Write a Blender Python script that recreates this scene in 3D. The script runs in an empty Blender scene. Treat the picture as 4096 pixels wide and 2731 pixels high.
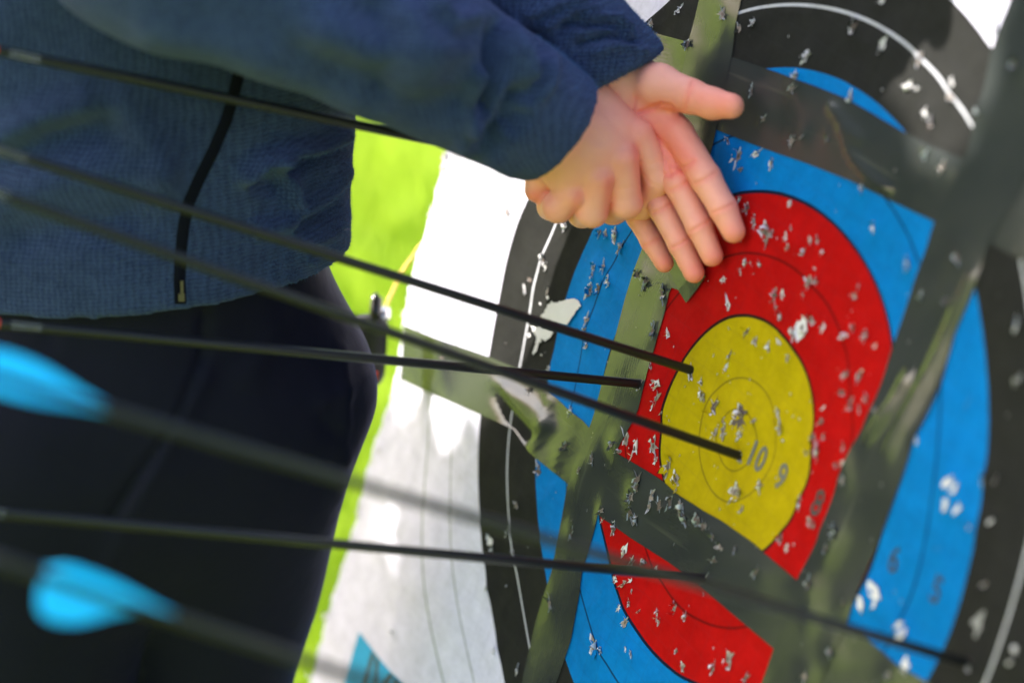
import bpy, math, random
import numpy as np
from mathutils import Vector, Matrix
from mathutils.bvhtree import BVHTree
random.seed(7); rng = np.random.RandomState(7)
sc = bpy.context.scene; COL = sc.collection

# ------------------------------------------------------------------ frames
# The photograph was solved as a camera looking at the 80 cm face (4 cm rings).
F = 10264.22; CX, CY = 2048.0, 1365.5
R3 = np.array([[0.45328, 0.26391, -0.8514], [0.36687, -0.92575, -0.09164], [-0.81237, -0.27081, -0.51645]])
T = np.array([14.3327, 6.3065, 164.728])               # face centre, cm, camera frame (x right, y down, z forward)
XA, YA, N = R3[:, 0], R3[:, 1], R3[:, 2]
LEAN = math.radians(15)
U = YA*math.cos(LEAN)+N*math.sin(LEAN); U /= np.linalg.norm(U)
XW = XA/np.linalg.norm(XA); YW = np.cross(U, XW); YW /= np.linalg.norm(YW)
H0 = 95.0
MW = np.array([XW, YW, U])
def W(c):                                              # camera cm -> world metres (n,3)
    c = np.atleast_2d(np.asarray(c, float))
    w = (c-T)@MW.T; w[:, 2] += H0
    return w/100
def Wv(c): return Vector(W(c)[0])
def Wd(d): v = Vector((MW@np.asarray(d, float)).tolist()); return v.normalized()
def pix(px, py, z): return np.array([(px-CX)/F*z, (py-CY)/F*z, z])
def toplane(px, py, h=0.0):
    d = np.array([(px-CX)/F, (py-CY)/F, 1.]); s = (N@T+h)/(N@d); q = d*s-T
    return q@XA, q@YA
def P(u, v, h): return T+XA*u+YA*v+N*h
def proj(c): c = np.atleast_2d(c); return c[:, 0]/c[:, 2]*F+CX, c[:, 1]/c[:, 2]*F+CY

# ------------------------------------------------------------------ camera, sky, sun, exposure
cam = bpy.data.cameras.new('camera'); co = bpy.data.objects.new('camera', cam); COL.objects.link(co)
cam.sensor_width = 36; cam.lens = F/4096*36; cam.clip_end = 2000; cam.clip_start = 0.02
rx, ry, rz = Wd([1, 0, 0]), Wd([0, -1, 0]), Wd([0, 0, -1])
m = Matrix((rx, ry, rz)).transposed().to_4x4(); m.translation = Wv([0, 0, 0]); co.matrix_world = m
cam.dof.use_dof = True; cam.dof.focus_distance = 1.745; cam.dof.aperture_fstop = 2.8; cam.dof.aperture_blades = 0
sc.camera = co
SUN = np.array([-33., -28., -8.]); SUN /= np.linalg.norm(SUN)
sw = Wd(SUN)
el = math.asin(sw.z); az = math.atan2(sw.x, sw.y)
w = bpy.data.worlds.new("World"); sc.world = w; w.use_nodes = True
nt = w.node_tree; bg = nt.nodes['Background']
sky = nt.nodes.new('ShaderNodeTexSky'); sky.sky_type = 'NISHITA'; sky.sun_disc = False
sky.dust_density = 4.5; sky.air_density = .9; sky.sun_elevation = el; sky.sun_rotation = az
nt.links.new(sky.outputs[0], bg.inputs[0]); bg.inputs[1].default_value = 0.15
sl = bpy.data.lights.new('sun', 'SUN'); sl.energy = 4.0; sl.angle = math.radians(0.4); sl.color = (1, 0.95, 0.86)
so = bpy.data.objects.new('sun', sl); COL.objects.link(so)
so.rotation_euler = sw.to_track_quat('Z', 'Y').to_euler(); so.location = (-3, 0, 5)
sc.view_settings.view_transform = 'Standard'; sc.view_settings.look = 'None'
sc.view_settings.exposure = 1.8; sc.view_settings.gamma = 1
sc.cycles.max_bounces = 8

# ------------------------------------------------------------------ helpers
def tag(o, label=None, cat=None, group=None, kind=None):
    if label: o['label'] = label
    if cat: o['category'] = cat
    if group: o['group'] = group
    if kind: o['kind'] = kind
    return o
def empty(name, loc, **k):
    o = bpy.data.objects.new(name, None); COL.objects.link(o); o.location = loc; o.empty_display_size = .05
    return tag(o, **k)
def root_world(o):
    l = Vector((0, 0, 0))
    while o is not None: l = l+o.location; o = o.parent
    return l
def mesh(name, V, Fc, mats, parent=None, smooth=True, mi=None, uv=None, origin=None, **k):
    """V in world metres; the object keeps its origin at `origin` (world)"""
    V = np.asarray(V, float)
    if origin is None:
        origin = Vector((0, 0, 0)) if parent is not None else Vector(V.mean(0).tolist())
        if parent is not None: origin = root_world(parent)
    me = bpy.data.meshes.new(name)
    me.from_pydata((V-np.array(origin)).tolist(), [], [list(map(int, f)) for f in Fc])
    for m_ in (mats if isinstance(mats, (list, tuple)) else [mats]): me.materials.append(m_)
    if mi is not None: me.polygons.foreach_set('material_index', np.asarray(mi, np.int32))
    if smooth: me.polygons.foreach_set('use_smooth', np.ones(len(me.polygons), bool))
    if uv is not None:
        l = me.uv_layers.new(name='UVMap'); idx = np.zeros(len(me.loops), np.int32); me.loops.foreach_get('vertex_index', idx)
        l.data.foreach_set('uv', np.asarray(uv, np.float32)[idx].ravel())
    me.update()
    o = bpy.data.objects.new(name, me); COL.objects.link(o)
    if parent is not None:
        o.parent = parent; o.location = Vector(origin)-root_world(parent)
    else: o.location = origin
    return tag(o, **k)

class NT:
    def __init__(s, name):
        s.m = bpy.data.materials.new(name); s.m.use_nodes = True; s.t = s.m.node_tree
        s.b = s.t.nodes['Principled BSDF']
    def n(s, typ, ins=None, **pr):
        nd = s.t.nodes.new('ShaderNode'+typ)
        for k, v in pr.items(): setattr(nd, k, v)
        for k, v in (ins or {}).items(): s.put(nd.inputs[k], v)
        return nd
    def put(s, sock, v):
        if isinstance(v, bpy.types.NodeSocket): s.t.links.new(v, sock)
        else:
            if sock.type == 'RGBA' and len(v) == 3: v = (*v, 1)
            sock.default_value = v
    def bs(s, **k):
        for a, v in k.items(): s.put(s.b.inputs[a.replace('_', ' ')], v)
    def math(s, op, a, b=0., c=0.): return s.n('Math', {0: a, 1: b, 2: c}, operation=op).outputs[0]
    def mix(s, f, a, b):
        nd = s.n('Mix', data_type='RGBA'); s.put(nd.inputs[0], f); s.put(nd.inputs[6], a); s.put(nd.inputs[7], b); return nd.outputs[2]
    def noise(s, scale, detail=3, vec=None, rough=.5):
        nd = s.n('TexNoise', {'Scale': scale, 'Detail': detail, 'Roughness': rough})
        if vec is not None: s.put(nd.inputs['Vector'], vec)
        return nd.outputs[0]
    def ramp(s, f, stops, interp='LINEAR'):
        nd = s.n('ValToRGB'); nd.color_ramp.interpolation = interp; e = nd.color_ramp.elements
        while len(e) < len(stops): e.new(0.5)
        for i, (p_, c_) in enumerate(stops): e[i].position = p_; e[i].color = (*c_, 1)
        s.put(nd.inputs[0], f); return nd.outputs[0]
    def maprange(s, v, a, b, c, d): return s.n('MapRange', {0: v, 1: a, 2: b, 3: c, 4: d}).outputs[0]
    def bump(s, h, strength=.3, dist=.001, normal=None):
        nd = s.n('Bump', {'Height': h, 'Strength': strength, 'Distance': dist})
        if normal is not None: s.put(nd.inputs['Normal'], normal)
        s.put(s.b.inputs['Normal'], nd.outputs[0]); return nd.outputs[0]
def simple(name, col, rough=.5, bump=None, var=.15, **k):
    a = NT(name); tc = a.n('TexCoord').outputs['Object']
    nz = a.noise(40, 4, tc)
    c2 = tuple(min(1, c*(1+var)) for c in col); c1 = tuple(c*(1-var) for c in col)
    a.bs(Base_Color=a.mix(nz, c1, c2), Roughness=rough, **k)
    if bump: a.bump(a.noise(bump[0], 3, tc), bump[1], bump[2])
    return a.m

# ------------------------------------------------------------------ materials
def mat_face():
    a = NT('printed_paper'); uvn = a.n('UVMap').outputs[0]
    r = a.math('MULTIPLY', a.n('VectorMath', {0: uvn}, operation='LENGTH').outputs['Value'], 25.0)
    Y, Rr, B, K, Wt = (.41, .31, .004), (.40, .005, .005), (.003, .165, .49), (.021, .021, .020), (.68, .66, .80)
    c = a.ramp(a.math('DIVIDE', r, 16.), [(0, Y), (2/16, Rr), (4/16, B), (6/16, K), (8/16, Wt)], 'CONSTANT')
    for k, hw, cc, st in [(.5, .016, (.2, .15, .01), .8), (1, .018, (.2, .15, .01), .8), (2, .028, (.03, .01, .01), 1), (3, .022, (.10, .005, .005), .75),
                          (4, .03, (.008, .012, .03), 1), (5, .022, (.005, .03, .08), .85), (7, .025, (.52, .52, .57), .9), (9, .02, (.25, .27, .25), .9), (10, .024, (.22, .26, .22), .9)]:
        f = a.math('MULTIPLY', a.math('COMPARE', r, float(k), hw), st)
        c = a.mix(f, c, cc)
    # club corner panel, printed in the lower left corner of the sheet
    sp = a.n('SeparateXYZ', {0: uvn}); x, y = sp.outputs[0], sp.outputs[1]
    inb = a.math('MULTIPLY', a.math('MULTIPLY', a.math('GREATER_THAN', x, -.391), a.math('LESS_THAN', x, -.27)),
                 a.math('MULTIPLY', a.math('LESS_THAN', y, -.338), a.math('GREATER_THAN', y, -.43)))
    c = a.mix(inb, c, (.05, .36, .62))
    # scuffs and ink wear
    n1 = a.noise(60, 5, uvn); n2 = a.noise(7, 3, uvn)
    n3 = a.noise(260, 3, uvn)
    dirt = a.math('MULTIPLY', a.math('MULTIPLY', a.maprange(n1, .3, .75, 1.05, .86), a.maprange(n2, .3, .7, 1.06, .88)), a.maprange(n3, .3, .8, 1.03, .9))
    mul = a.n('Mix', data_type='RGBA', blend_type='MULTIPLY'); mul.inputs[0].default_value = 1
    a.put(mul.inputs[6], c); a.put(mul.inputs[7], dirt); c = mul.outputs[2]
    c = a.mix(a.maprange(n1, .70, .82, 0, .12), c, (.35, .33, .33))
    # reinforcing scrim seen as a faint grid through the sheet
    mp = a.n('Mapping', {'Vector': uvn, 'Rotation': (0, 0, .06)}).outputs[0]
    sp2 = a.n('SeparateXYZ', {0: mp})
    g1 = a.math('LESS_THAN', a.math('FRACT', a.math('ADD', a.math('MULTIPLY', sp2.outputs[0], 62), a.math('MULTIPLY', a.noise(9, 1, uvn), .8))), .05)
    g2 = a.math('LESS_THAN', a.math('FRACT', a.math('ADD', a.math('MULTIPLY', sp2.outputs[1], 62), a.math('MULTIPLY', a.noise(8, 1, uvn), .8))), .05)
    g = a.math('MAXIMUM', g1, g2)
    c = a.mix(a.math('MULTIPLY', g, .09), c, (.03, .03, .04))
    back = a.n('NewGeometry').outputs['Backfacing']
    c = a.mix(back, c, (.72, .71, .72))
    h = a.math('ADD', a.math('MULTIPLY', g, -.12), a.math('ADD', a.math('MULTIPLY', n2, 2.2), a.math('ADD', a.noise(38, 4, uvn), a.math('MULTIPLY', a.math('ABSOLUTE', a.math('SUBTRACT', a.noise(15, 2, uvn), .5)), -7.))))
    a.bs(Base_Color=c, Roughness=a.maprange(n1, .3, .7, .55, .68), Specular_IOR_Level=.02)
    a.bump(h, .6, .0012)
    return a.m
def mat_tape():
    a = NT('green_grey_tape'); uvn = a.n('UVMap').outputs[0]
    mp = a.n('Mapping', {'Vector': uvn, 'Scale': (6, 90, 1)}).outputs[0]
    st = a.noise(1, 4, mp)
    nb = a.noise(16, 4, uvn)
    sp = a.n('SeparateXYZ', {0: uvn})
    wv = a.math('SINE', a.math('MULTIPLY', sp.outputs[0], 5200.)); wv2 = a.math('SINE', a.math('MULTIPLY', sp.outputs[1], 2600.))
    c = a.mix(nb, (.020, .024, .024), (.044, .049, .047))
    c = a.mix(a.maprange(st, .62, .8, 0, .5), c, (.13, .14, .10))
    back = a.n('NewGeometry').outputs['Backfacing']
    c = a.mix(back, c, (.34, .37, .38))
    a.bs(Base_Color=c, Roughness=a.maprange(nb, .3, .7, .12, .27), Specular_IOR_Level=.62)
    h = a.math('ADD', a.math('MULTIPLY', a.math('ADD', wv, wv2), .014), a.math('ADD', a.math('MULTIPLY', nb, 2.5), a.math('MULTIPLY', st, .25)))
    a.bump(h, .35, .0012)
    return a.m
def mat_fleece(name, c1, c2):
    a = NT(name); tc = a.n('TexCoord').outputs['Object']
    wob = a.n('VectorMath', {0: tc, 1: a.n('VectorMath', {0: a.n('TexNoise', {'Vector': tc, 'Scale': 60., 'Detail': 2.}).outputs['Color'], 'Scale': .004}, operation='SCALE').outputs[0]}, operation='ADD').outputs[0]
    sp = a.n('SeparateXYZ', {0: wob})
    rows = a.math('SINE', a.math('MULTIPLY', sp.outputs[2], 2200.)); cols = a.math('SINE', a.math('MULTIPLY', a.math('ADD', sp.outputs[0], a.math('MULTIPLY', sp.outputs[1], .6)), 1750.))
    waf = a.math('MULTIPLY', a.math('ADD', rows, cols), .5)
    loops = a.noise(900, 3, tc, .65); big = a.noise(11, 4, tc); mid = a.noise(120, 3, tc)
    f = a.math('ADD', a.math('MULTIPLY', waf, .13), a.math('ADD', loops, a.math('MULTIPLY', mid, .35)))
    c = a.mix(a.maprange(f, .35, 1.05, 0, 1), c2, c1)
    c = a.mix(a.maprange(big, .35, .7, 0, .3), c, tuple(x*.35 for x in c1))
    a.bs(Base_Color=c, Roughness=.95, Specular_IOR_Level=.08, Sheen_Weight=.22, Sheen_Roughness=.35, Sheen_Tint=(.5, .55, .95))
    a.bump(f, .9, .0022)
    return a.m
def mat_skin():
    a = NT('skin'); tc = a.n('TexCoord').outputs['Object']
    n1 = a.noise(38, 4, tc); n2 = a.noise(420, 3, tc)
    red = a.n('Attribute', attribute_name='red').outputs['Fac']
    c = a.mix(n1, (.86, .36, .25), (.90, .45, .32))
    c = a.mix(a.math('MULTIPLY', red, .8), c, (.86, .20, .14))
    a.bs(Base_Color=c, Roughness=.48, Specular_IOR_Level=.4, Subsurface_Weight=.06, Subsurface_Radius=(.01, .004, .002), Subsurface_Scale=.6)
    vv_ = a.n('TexVoronoi', {'Vector': tc, 'Scale': 520.}, feature='DISTANCE_TO_EDGE').outputs[0]
    a.bump(a.math('ADD', a.math('MULTIPLY', n2, .6), a.math('ADD', n1, a.math('MULTIPLY', vv_, .8))), .4, .0008)
    return a.m
M = dict(face=mat_face(), tape=mat_tape(), skin=mat_skin(),
    fleece=mat_fleece('blue_fleece', (.006, .013, .045), (.068, .105, .215)),
    trouser=simple('navy_softshell', (.0030, .0034, .0125), .7, (30, .3, .004), Specular_IOR_Level=.15, Sheen_Weight=.14, Sheen_Roughness=.3, Sheen_Tint=(.35, .35, 1.)),
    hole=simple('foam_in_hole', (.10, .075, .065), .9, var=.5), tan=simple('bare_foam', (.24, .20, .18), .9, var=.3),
    tape_peel=simple('torn_tape', (.30, .33, .35), .3, var=.25),
    peel=simple('bare_paper', (.60, .58, .60), .75, (300, .5, .001), var=.12),
    carbon=simple('black_carbon', (.010, .010, .011), .3, var=.3, Specular_IOR_Level=.35),
    vane=simple('cyan_vane', (.02, .48, .92), .45, var=.05),
    white=simple('white_print', (.75, .75, .75), .5), red=simple('red_print', (.6, .04, .02), .4),
    zip=simple('black_zip_tape', (.003, .004, .009), .8, (900, .6, .001), Specular_IOR_Level=.1), brass=simple('dull_brass', (.055, .042, .03), .45),
    ink=simple('dark_ink', (.03, .03, .03), .6), foam=simple('butt_foam', (.42, .36, .27), .9, (60, .6, .004)),
    wood=simple('stand_wood', (.28, .18, .09), .7), black=simple('black_nylon', (.012, .012, .013), .5, (500, .5, .001)),
    steel=simple('bright_steel', (.75, .73, .68), .22, Metallic=1.), gold=simple('brass_bead', (.75, .5, .16), .18, Metallic=1.),
    hair=simple('brown_hair', (.05, .028, .015), .6, (200, .8, .004)), shoe=simple('dark_shoe', (.03, .03, .03), .6),
    bark=simple('bark', (.11, .08, .055), .9, (40, .9, .02)))
def mat_leaf():
    a = NT('leaf'); r = a.n('ObjectInfo').outputs['Random']; tc = a.n('TexCoord').outputs['Object']
    a.bs(Base_Color=a.mix(a.noise(3, 2, tc), (.04, .09, .015), (.09, .16, .03)), Roughness=.5, Transmission_Weight=0.)
    return a.m
M['leaf'] = mat_leaf()
def mat_vane():
    a = NT('cyan_vane'); a.bs(Base_Color=(.02, .58, .97), Roughness=.4)
    tr = a.n('BsdfTranslucent', {'Color': (.03, .68, .99, 1)}); mx = a.n('MixShader', {0: .55, 1: a.b.outputs[0], 2: tr.outputs[0]})
    a.t.links.new(mx.outputs[0], a.t.nodes['Material Output'].inputs[0]); return a.m
M['vane'] = mat_vane()
def mat_grass():
    a = NT('lawn'); tc = a.n('TexCoord').outputs['Object']
    n1 = a.noise(1.7, 5, tc); n2 = a.noise(9, 4, tc); n3 = a.noise(90, 2, tc)
    c = a.ramp(a.math('ADD', a.math('MULTIPLY', n1, .55), a.math('MULTIPLY', n2, .45)), [(.36, (.14, .25, .008)), (.5, (.27, .39, .014)), (.62, (.40, .48, .035))])
    c = a.mix(a.maprange(n3, .35, .7, 0, .3), c, (.14, .24, .01))
    a.bs(Base_Color=c, Roughness=.9, Specular_IOR_Level=.2)
    a.bump(a.math('ADD', n3, n2), .8, .03)
    return a.m
M['grass'] = mat_grass()

# ------------------------------------------------------------------ ground
gz = 0.0
nx = 60; xs = np.linspace(-60, 60, nx); gv = np.array([[x, y, 0] for y in xs for x in xs])
gv[:, 2] = .02*np.sin(gv[:, 0]*.7)*np.cos(gv[:, 1]*.5)
gf = [(j*nx+i, j*nx+i+1, (j+1)*nx+i+1, (j+1)*nx+i) for j in range(nx-1) for i in range(nx-1)]
mesh('lawn', gv*np.array([10, 10, 1]), gf, M['grass'], kind='structure')
# blades where the lawn shows between the archer and the face
V = []; Fc = []
for i in range(9000):
    px = random.uniform(900, 2100); py = random.uniform(250, 3000)
    d = MW@np.array([(px-CX)/F, (py-CY)/F, 1.]); o_ = W([0, 0, 0])[0]
    s = -o_[2]/d[2]; g = o_+d*s
    g[0] += random.gauss(0, .05); g[1] += random.gauss(0, .12)
    hgt = random.uniform(.03, .075); a_ = random.uniform(0, 6.28); wd = random.uniform(.002, .0045); l = random.uniform(-.02, .02); l2 = random.uniform(-.02, .02)
    dx, dy = math.cos(a_)*wd, math.sin(a_)*wd; k = len(V)
    V += [(g[0]-dx, g[1]-dy, -.02), (g[0]+dx, g[1]+dy, -.02), (g[0]+l*.4+dx*.6, g[1]+l2*.4+dy*.6, hgt*.6), (g[0]+l*.4-dx*.6, g[1]+l2*.4-dy*.6, hgt*.6), (g[0]+l, g[1]+l2, hgt)]
    Fc += [(k, k+1, k+2, k+3), (k+3, k+2, k+4)]
mesh('grass', V, Fc, simple('grass_blade', (.34, .48, .02), .6, var=.35), smooth=False, kind='stuff', label='bright sunlit lawn grass behind the archer', cat='grass')

# ------------------------------------------------------------------ the archery target
# marks torn by arrows: pixel x, y, size (px), kind
TEARS = [(2640,1540,25),(2640,1595,22),(2624,1620,15),(2657,1653,8),(2516,1757,25),(2549,1794,28),(2487,1807,18),(2458,1782,15),(2624,1786,25),(2636,1844,15),(2682,1865,35),(2719,1919,22),(2723,1960,10),(2379,1840,18),(2566,1919,22),(2566,1952,15),(2541,1989,20),(2537,2055,25),(2557,2080,20),(2628,1981,20),(2615,2026,18),(2657,2022,18),(2698,2010,25),(2740,2026,25),(2752,2064,25),(2806,2080,18),(2835,2101,18),(2420,2043,15),(2425,2076,12),(2462,2113,20),(2818,1583,25),(2864,1628,28),(2905,1724,30),(2972,1674,35),(2972,1745,20),(2872,1732,18),(2959,1968,30),(2934,2006,10),(2976,2039,15),(2818,1533,12),
(2967,798,12),(2998,834,14),(3025,887,22),(3074,932,35),(3101,932,10),(3168,816,14),(3175,914,8),(3154,954,12),(3163,990,10),(3217,1012,18),(3253,959,12),(3279,959,12),(3297,1012,8),(2989,1053,15),(3045,1057,12),(2971,1088,12),(3270,1075,10),(3248,1129,22),(3275,1124,12),(3226,1182,12),(3110,1182,20),(3141,1182,18),(3119,1231,10),(3132,1267,16),(3427,1187,15),(3444,1150,10),(3221,1312,35),(3186,1334,22),(3257,1280,20),(3302,1312,12),(3382,1347,20),(3471,1338,22),(3422,1312,14),(3507,1387,10),(2918,1222,20),(2900,1120,12),(2994,1329,18),(3029,1365,14),(3079,1392,16),(3128,1370,10),(3498,914,28,1),(3453,758,15),
(2927,1422,20),(2913,1476,18),(3159,1436,14),(3119,1650,14),(3128,1717,20),(3141,1762,7),(2980,1650,25),(3025,1686,14),(3391,1498,16),(3378,1570,20),(3445,1516,22),(3476,1592,16),(3413,1619,22),(3449,1632,12),(3302,1632,12),(3297,1686,15),(3266,1748,15),(3279,1802,25),(3306,1748,10),(3235,1811,12),(3382,1784,14),(3355,1860,14),(3391,1846,20),(3387,1922,14),(3043,1945,22),(2962,1967,22,1),(3208,1994,16),(3208,2025,12),(3248,2083,12),
(2508,2205,20),(2536,2252,25),(2583,2247,18),(2630,2275,14),(2504,2336,18),(2536,2322,16,1),(2471,2317,12),(2541,2364,8),(2527,2410,12),(2485,2429,18,1),(2564,2443,8),(2508,2489,20),(2639,2457,15),(2648,2485,14),(2704,2433,22),(2746,2466,14),(2383,2583,28),(2411,2601,12),(2511,2597,12,1),(2532,2615,14),(2714,2601,12),(2737,2671,18),(2919,2634,28),(2858,2676,20),(2989,2713,25),(3035,2289,25),(2895,2186,18),(2867,2242,16),(2951,2196,18),(2867,2149,12),(2816,2089,14),(2844,2102,12),
(3261,2103,16),(3130,2154,20),(3154,2191,14),(3345,2130,30,1),(3317,2196,14),(3247,2340,22),(3247,2457,12),(3336,2606,16),(3508,2365,34,2),(3447,2410,24,2),(3508,2415,18,2),(3387,2410,10),(3605,2500,20,2),(3612,2540,34,2),(3629,2653,25,2),(3839,2037,25,2),(3792,2014,22,2),(3886,2107,14),(3970,2084,20,1),(3942,2340,20),(4070,2600,26,1),(4050,2650,20,1),(3564,2699,14),(3233,2708,14),
(3534,187,22),(3534,3,22,1),(3418,107,22),(3681,241,20),(3641,348,22),(3677,357,18,1),(3815,330,20,1),(3811,393,20),(3708,455,20,1),(3730,491,22),(3712,616,25,1),(3779,670,22),(4070,259,22),(3918,451,16,1),(3985,112,20),
(3018,92,18),(2964,115,14),(2903,61,22),(2720,46,20),(2613,99,16),(2582,115,12),(2762,183,20),(3232,229,22),(3193,305,16),(3178,359,18),(3018,363,18),(3064,481,14),(3178,565,22),(3220,550,12),(3323,557,14),(3407,397,18),(2919,565,14),(2964,626,28),(3033,619,25),(3094,657,18),(2972,680,16),
(3844,1036,25),(3699,1181,22,1),(3798,1206,18),(3641,1048,18),(3637,1077,14,1),(4072,1305,28,1),(4080,1521,24,1),(3517,1645,16),(3674,1769,12),(3800,1925,26,2),(3830,1960,22,2),(3939,1919,20),(3989,1927,16),
(2263,904,16),(2179,1033,20),(2192,1069,18,1),(2129,1122,14),(2107,1154,24,1),(2196,1167,10),(2406,935,14),(2433,939,14),(2469,939,20),(2487,993,22),(2388,1073,14),(2424,1069,16),(2384,1100,12),(2442,1122,14),(2371,1162,22),(2406,1154,20),(2446,1140,10),(2357,1279,16),(2348,1319,14),(2353,1381,12),(2201,1479,12),(2562,1100,18),(2594,1131,24),(2661,1171,25),(2625,1319,28),(2679,1337,16),(2616,1471,14),(2625,1524,10),
(2034,844,18),(1973,1005,22,1),(1776,1430,12),(2124,1564,22),(2266,1790,20),(2289,1644,16),(1780,1656,20,1),(1966,2170,26,2),(2031,2134,14),(2070,2018,12),(2059,2213,14),(2160,1881,22),(2326,1881,14),(2297,2134,18),(2211,2415,25),(1951,2350,10),(1576,2530,14,1),(1980,2602,16,1),(2074,2682,16),
(2772,1490,26,3),(2970,1832,26,3),(2570,1541,26,3),(2830,2318,28,3),(3880,2656,26,3)]
tears = []
WAV = [(rng.uniform(-1, 1, 2), rng.uniform(8, 30), rng.uniform(0, 6.28)) for _ in range(7)]
TU = None
def S(u, v, bumps=True):
    u = np.asarray(u, float); v = np.asarray(v, float); h = np.zeros(np.broadcast(u, v).shape)
    for d, wl, ph in WAV:
        k = d/np.linalg.norm(d)*2*math.pi/wl; h = h+wl*.0042*np.sin(k[0]*u+k[1]*v+ph)
    def sm(x): x = np.clip(x, 0, 1); return x*x*(3-2*x)
    h = h+1.5*sm((-30-u)/12)*sm((v+16)/14)          # the loose upper left edge bulges off the butt
    if bumps and TU is not None:
        for tu, tv, tr in TU:
            d2 = (u-tu)**2+(v-tv)**2
            h = h+.11*np.exp(-d2/(1.3*tr+.35)**2)
    return h
def uvpx(px, py, off=0.0, bumps=False):
    h = 0.
    for _ in range(5):
        u, v = toplane(px, py, h+off); h = float(S(u, v, bumps))
    return u, v
for t_ in TEARS:
    x, y, s = t_[:3]; kd = t_[3] if len(t_) > 3 else 0
    u, v = uvpx(x, y); z = P(u, v, 0)[2]
    tears.append((u, v, s*z/F*(2.0 if kd == 0 else 1.45), kd))
TU = [(a, b, c) for a, b, c, _ in tears]
target = empty('archery_target', Wv(P(0, 0, -8))-Vector((0, 0, H0/100-.02)), label='round paper archery face on a foam butt, patched with dark tape and full of holes', cat='archery target')

def sheet(us, vs, off, mats, name, parent, extra=None, **k):
    Ug, Vg = np.meshgrid(us, vs); H = S(Ug, Vg)+off
    pts = T+XA*Ug[..., None]+YA*Vg[..., None]+N*H[..., None]
    n1, n2 = len(us), len(vs)
    Fc = [(j*n1+i, j*n1+i+1, (j+1)*n1+i+1, (j+1)*n1+i) for j in range(n2-1) for i in range(n1-1)]
    return pts.reshape(-1, 3), Fc, np.stack([Ug.ravel()/100, Vg.ravel()/100], 1), (Ug, Vg)

def in_poly(u, v, poly):
    c = False; n = len(poly); j = n-1
    for i in range(n):
        if (poly[i][1] > v) != (poly[j][1] > v) and u < (poly[j][0]-poly[i][0])*(v-poly[i][1])/(poly[j][1]-poly[i][1]+1e-12)+poly[i][0]: c = not c
        j = i
    return c

# -- tape strips: (two edge polylines in photo pixels, lift, ridges)
TAPES = {
 'left_vertical': ([(2835,-200),(2796,0),(2758,168),(2700,420),(2640,700),(2570,990),(2501,1189),(2455,1365),(2417,1495),(2371,1671),(2310,1830),(2269,1939),(2247,2069),(2204,2293),(2139,2495),(2088,2731),(2030,2950)],
                   [(3010,-200),(2964,0),(2926,229),(2865,519),(2790,850),(2722,1110),(2685,1155),(2650,1303),(2615,1414),(2592,1519),(2551,1647),(2500,1760),(2464,1830),(2420,1961),(2391,2076),(2326,2293),(2319,2365),(2283,2560),(2225,2731),(2160,2950)], .09),
 'upper_horizontal': ([(2300,35),(2552,115),(2758,170),(2926,229),(3064,275),(3216,328),(3392,397),(3613,527),(3740,590),(3904,657),(4056,690),(4300,780)],
                   [(2250,300),(2520,400),(2865,519),(3064,596),(3216,649),(3407,725),(3560,802),(3736,886),(3860,950),(3960,975),(4096,1045),(4250,1120)], .06),
 'right_vertical': ([(4080,-250),(4040,0),(3965,206),(3935,350),(3904,458),(3870,600),(3800,760),(3736,886),(3701,1005),(3620,1239),(3561,1414),(3503,1601),(3409,1787),(3351,1928),(3269,2161),(3187,2319),(3094,2593),(3047,2731),(2985,2950)],
                   [(4420,-250),(4370,0),(4290,230),(4240,350),(4200,480),(4150,600),(4060,800),(3958,970),(3900,1145),(3818,1332),(3760,1542),(3655,1764),(3592,1951),(3520,2149),(3445,2336),(3392,2476),(3325,2650),(3280,2731),(3220,2950)], .12),
 'lower_horizontal': ([(1613,1296),(1736,1350),(1935,1418),(2065,1472),(2187,1556),(2271,1633),(2330,1680),(2400,1760),(2475,1811),(2650,1916),(2767,2009),(2884,2079),(3001,2161),(3187,2319),(3369,2476),(3585,2650),(3713,2731),(3900,2870)],
                   [(1598,1518),(1736,1579),(1935,1663),(2052,1715),(2117,1809),(2146,1831),(2269,1932),(2388,2050),(2520,2145),(2650,2231),(2767,2313),(2860,2395),(2942,2465),(3094,2593),(3190,2670),(3260,2731),(3400,2850)], .075),
}
def resample(pl, n):
    pl = np.array(pl, float); d = np.r_[0, np.cumsum(np.linalg.norm(np.diff(pl, axis=0), axis=1))]
    t = np.linspace(0, d[-1], n); return np.stack([np.interp(t, d, pl[:, i]) for i in range(2)], 1)
RIDGES = [([(1985,1535),(2060,1610),(2140,1690),(2200,1700)], .3, .6), ([(1990,1560),(2040,1660),(2110,1740)], -.3, .5), ([(2030,1545),(2110,1600),(2165,1650)], .25, .5),
          ([(2205,1590),(2185,1690),(2130,1800)], .25, .5), ([(1640,1330),(1690,1450),(1730,1570)], .2, .5), ([(2240,1800),(2190,2000)], .18, .3),
          ([(3330,430),(3400,520),(3440,560)], .28, .3), ([(3370,520),(3420,640),(3500,720),(3560,760)], .3, .28), ([(3900,1100),(3560,1800)], .25, .4), ([(3640,1500),(3560,1640),(3480,1750)], .3, .3)]
RID = [(np.array([uvpx(*p) for p in pl]), a, w_) for pl, a, w_ in RIDGES]
def segdist(u, v, pl):
    best = np.full(np.shape(u), 1e9)
    for (a, b) in zip(pl[:-1], pl[1:]):
        ab = b-a; t = np.clip(((u-a[0])*ab[0]+(v-a[1])*ab[1])/(ab@ab), 0, 1)
        best = np.minimum(best, np.hypot(u-a[0]-t*ab[0], v-a[1]-t*ab[1]))
    return best
tape_polys = []; tape_data = []
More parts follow.
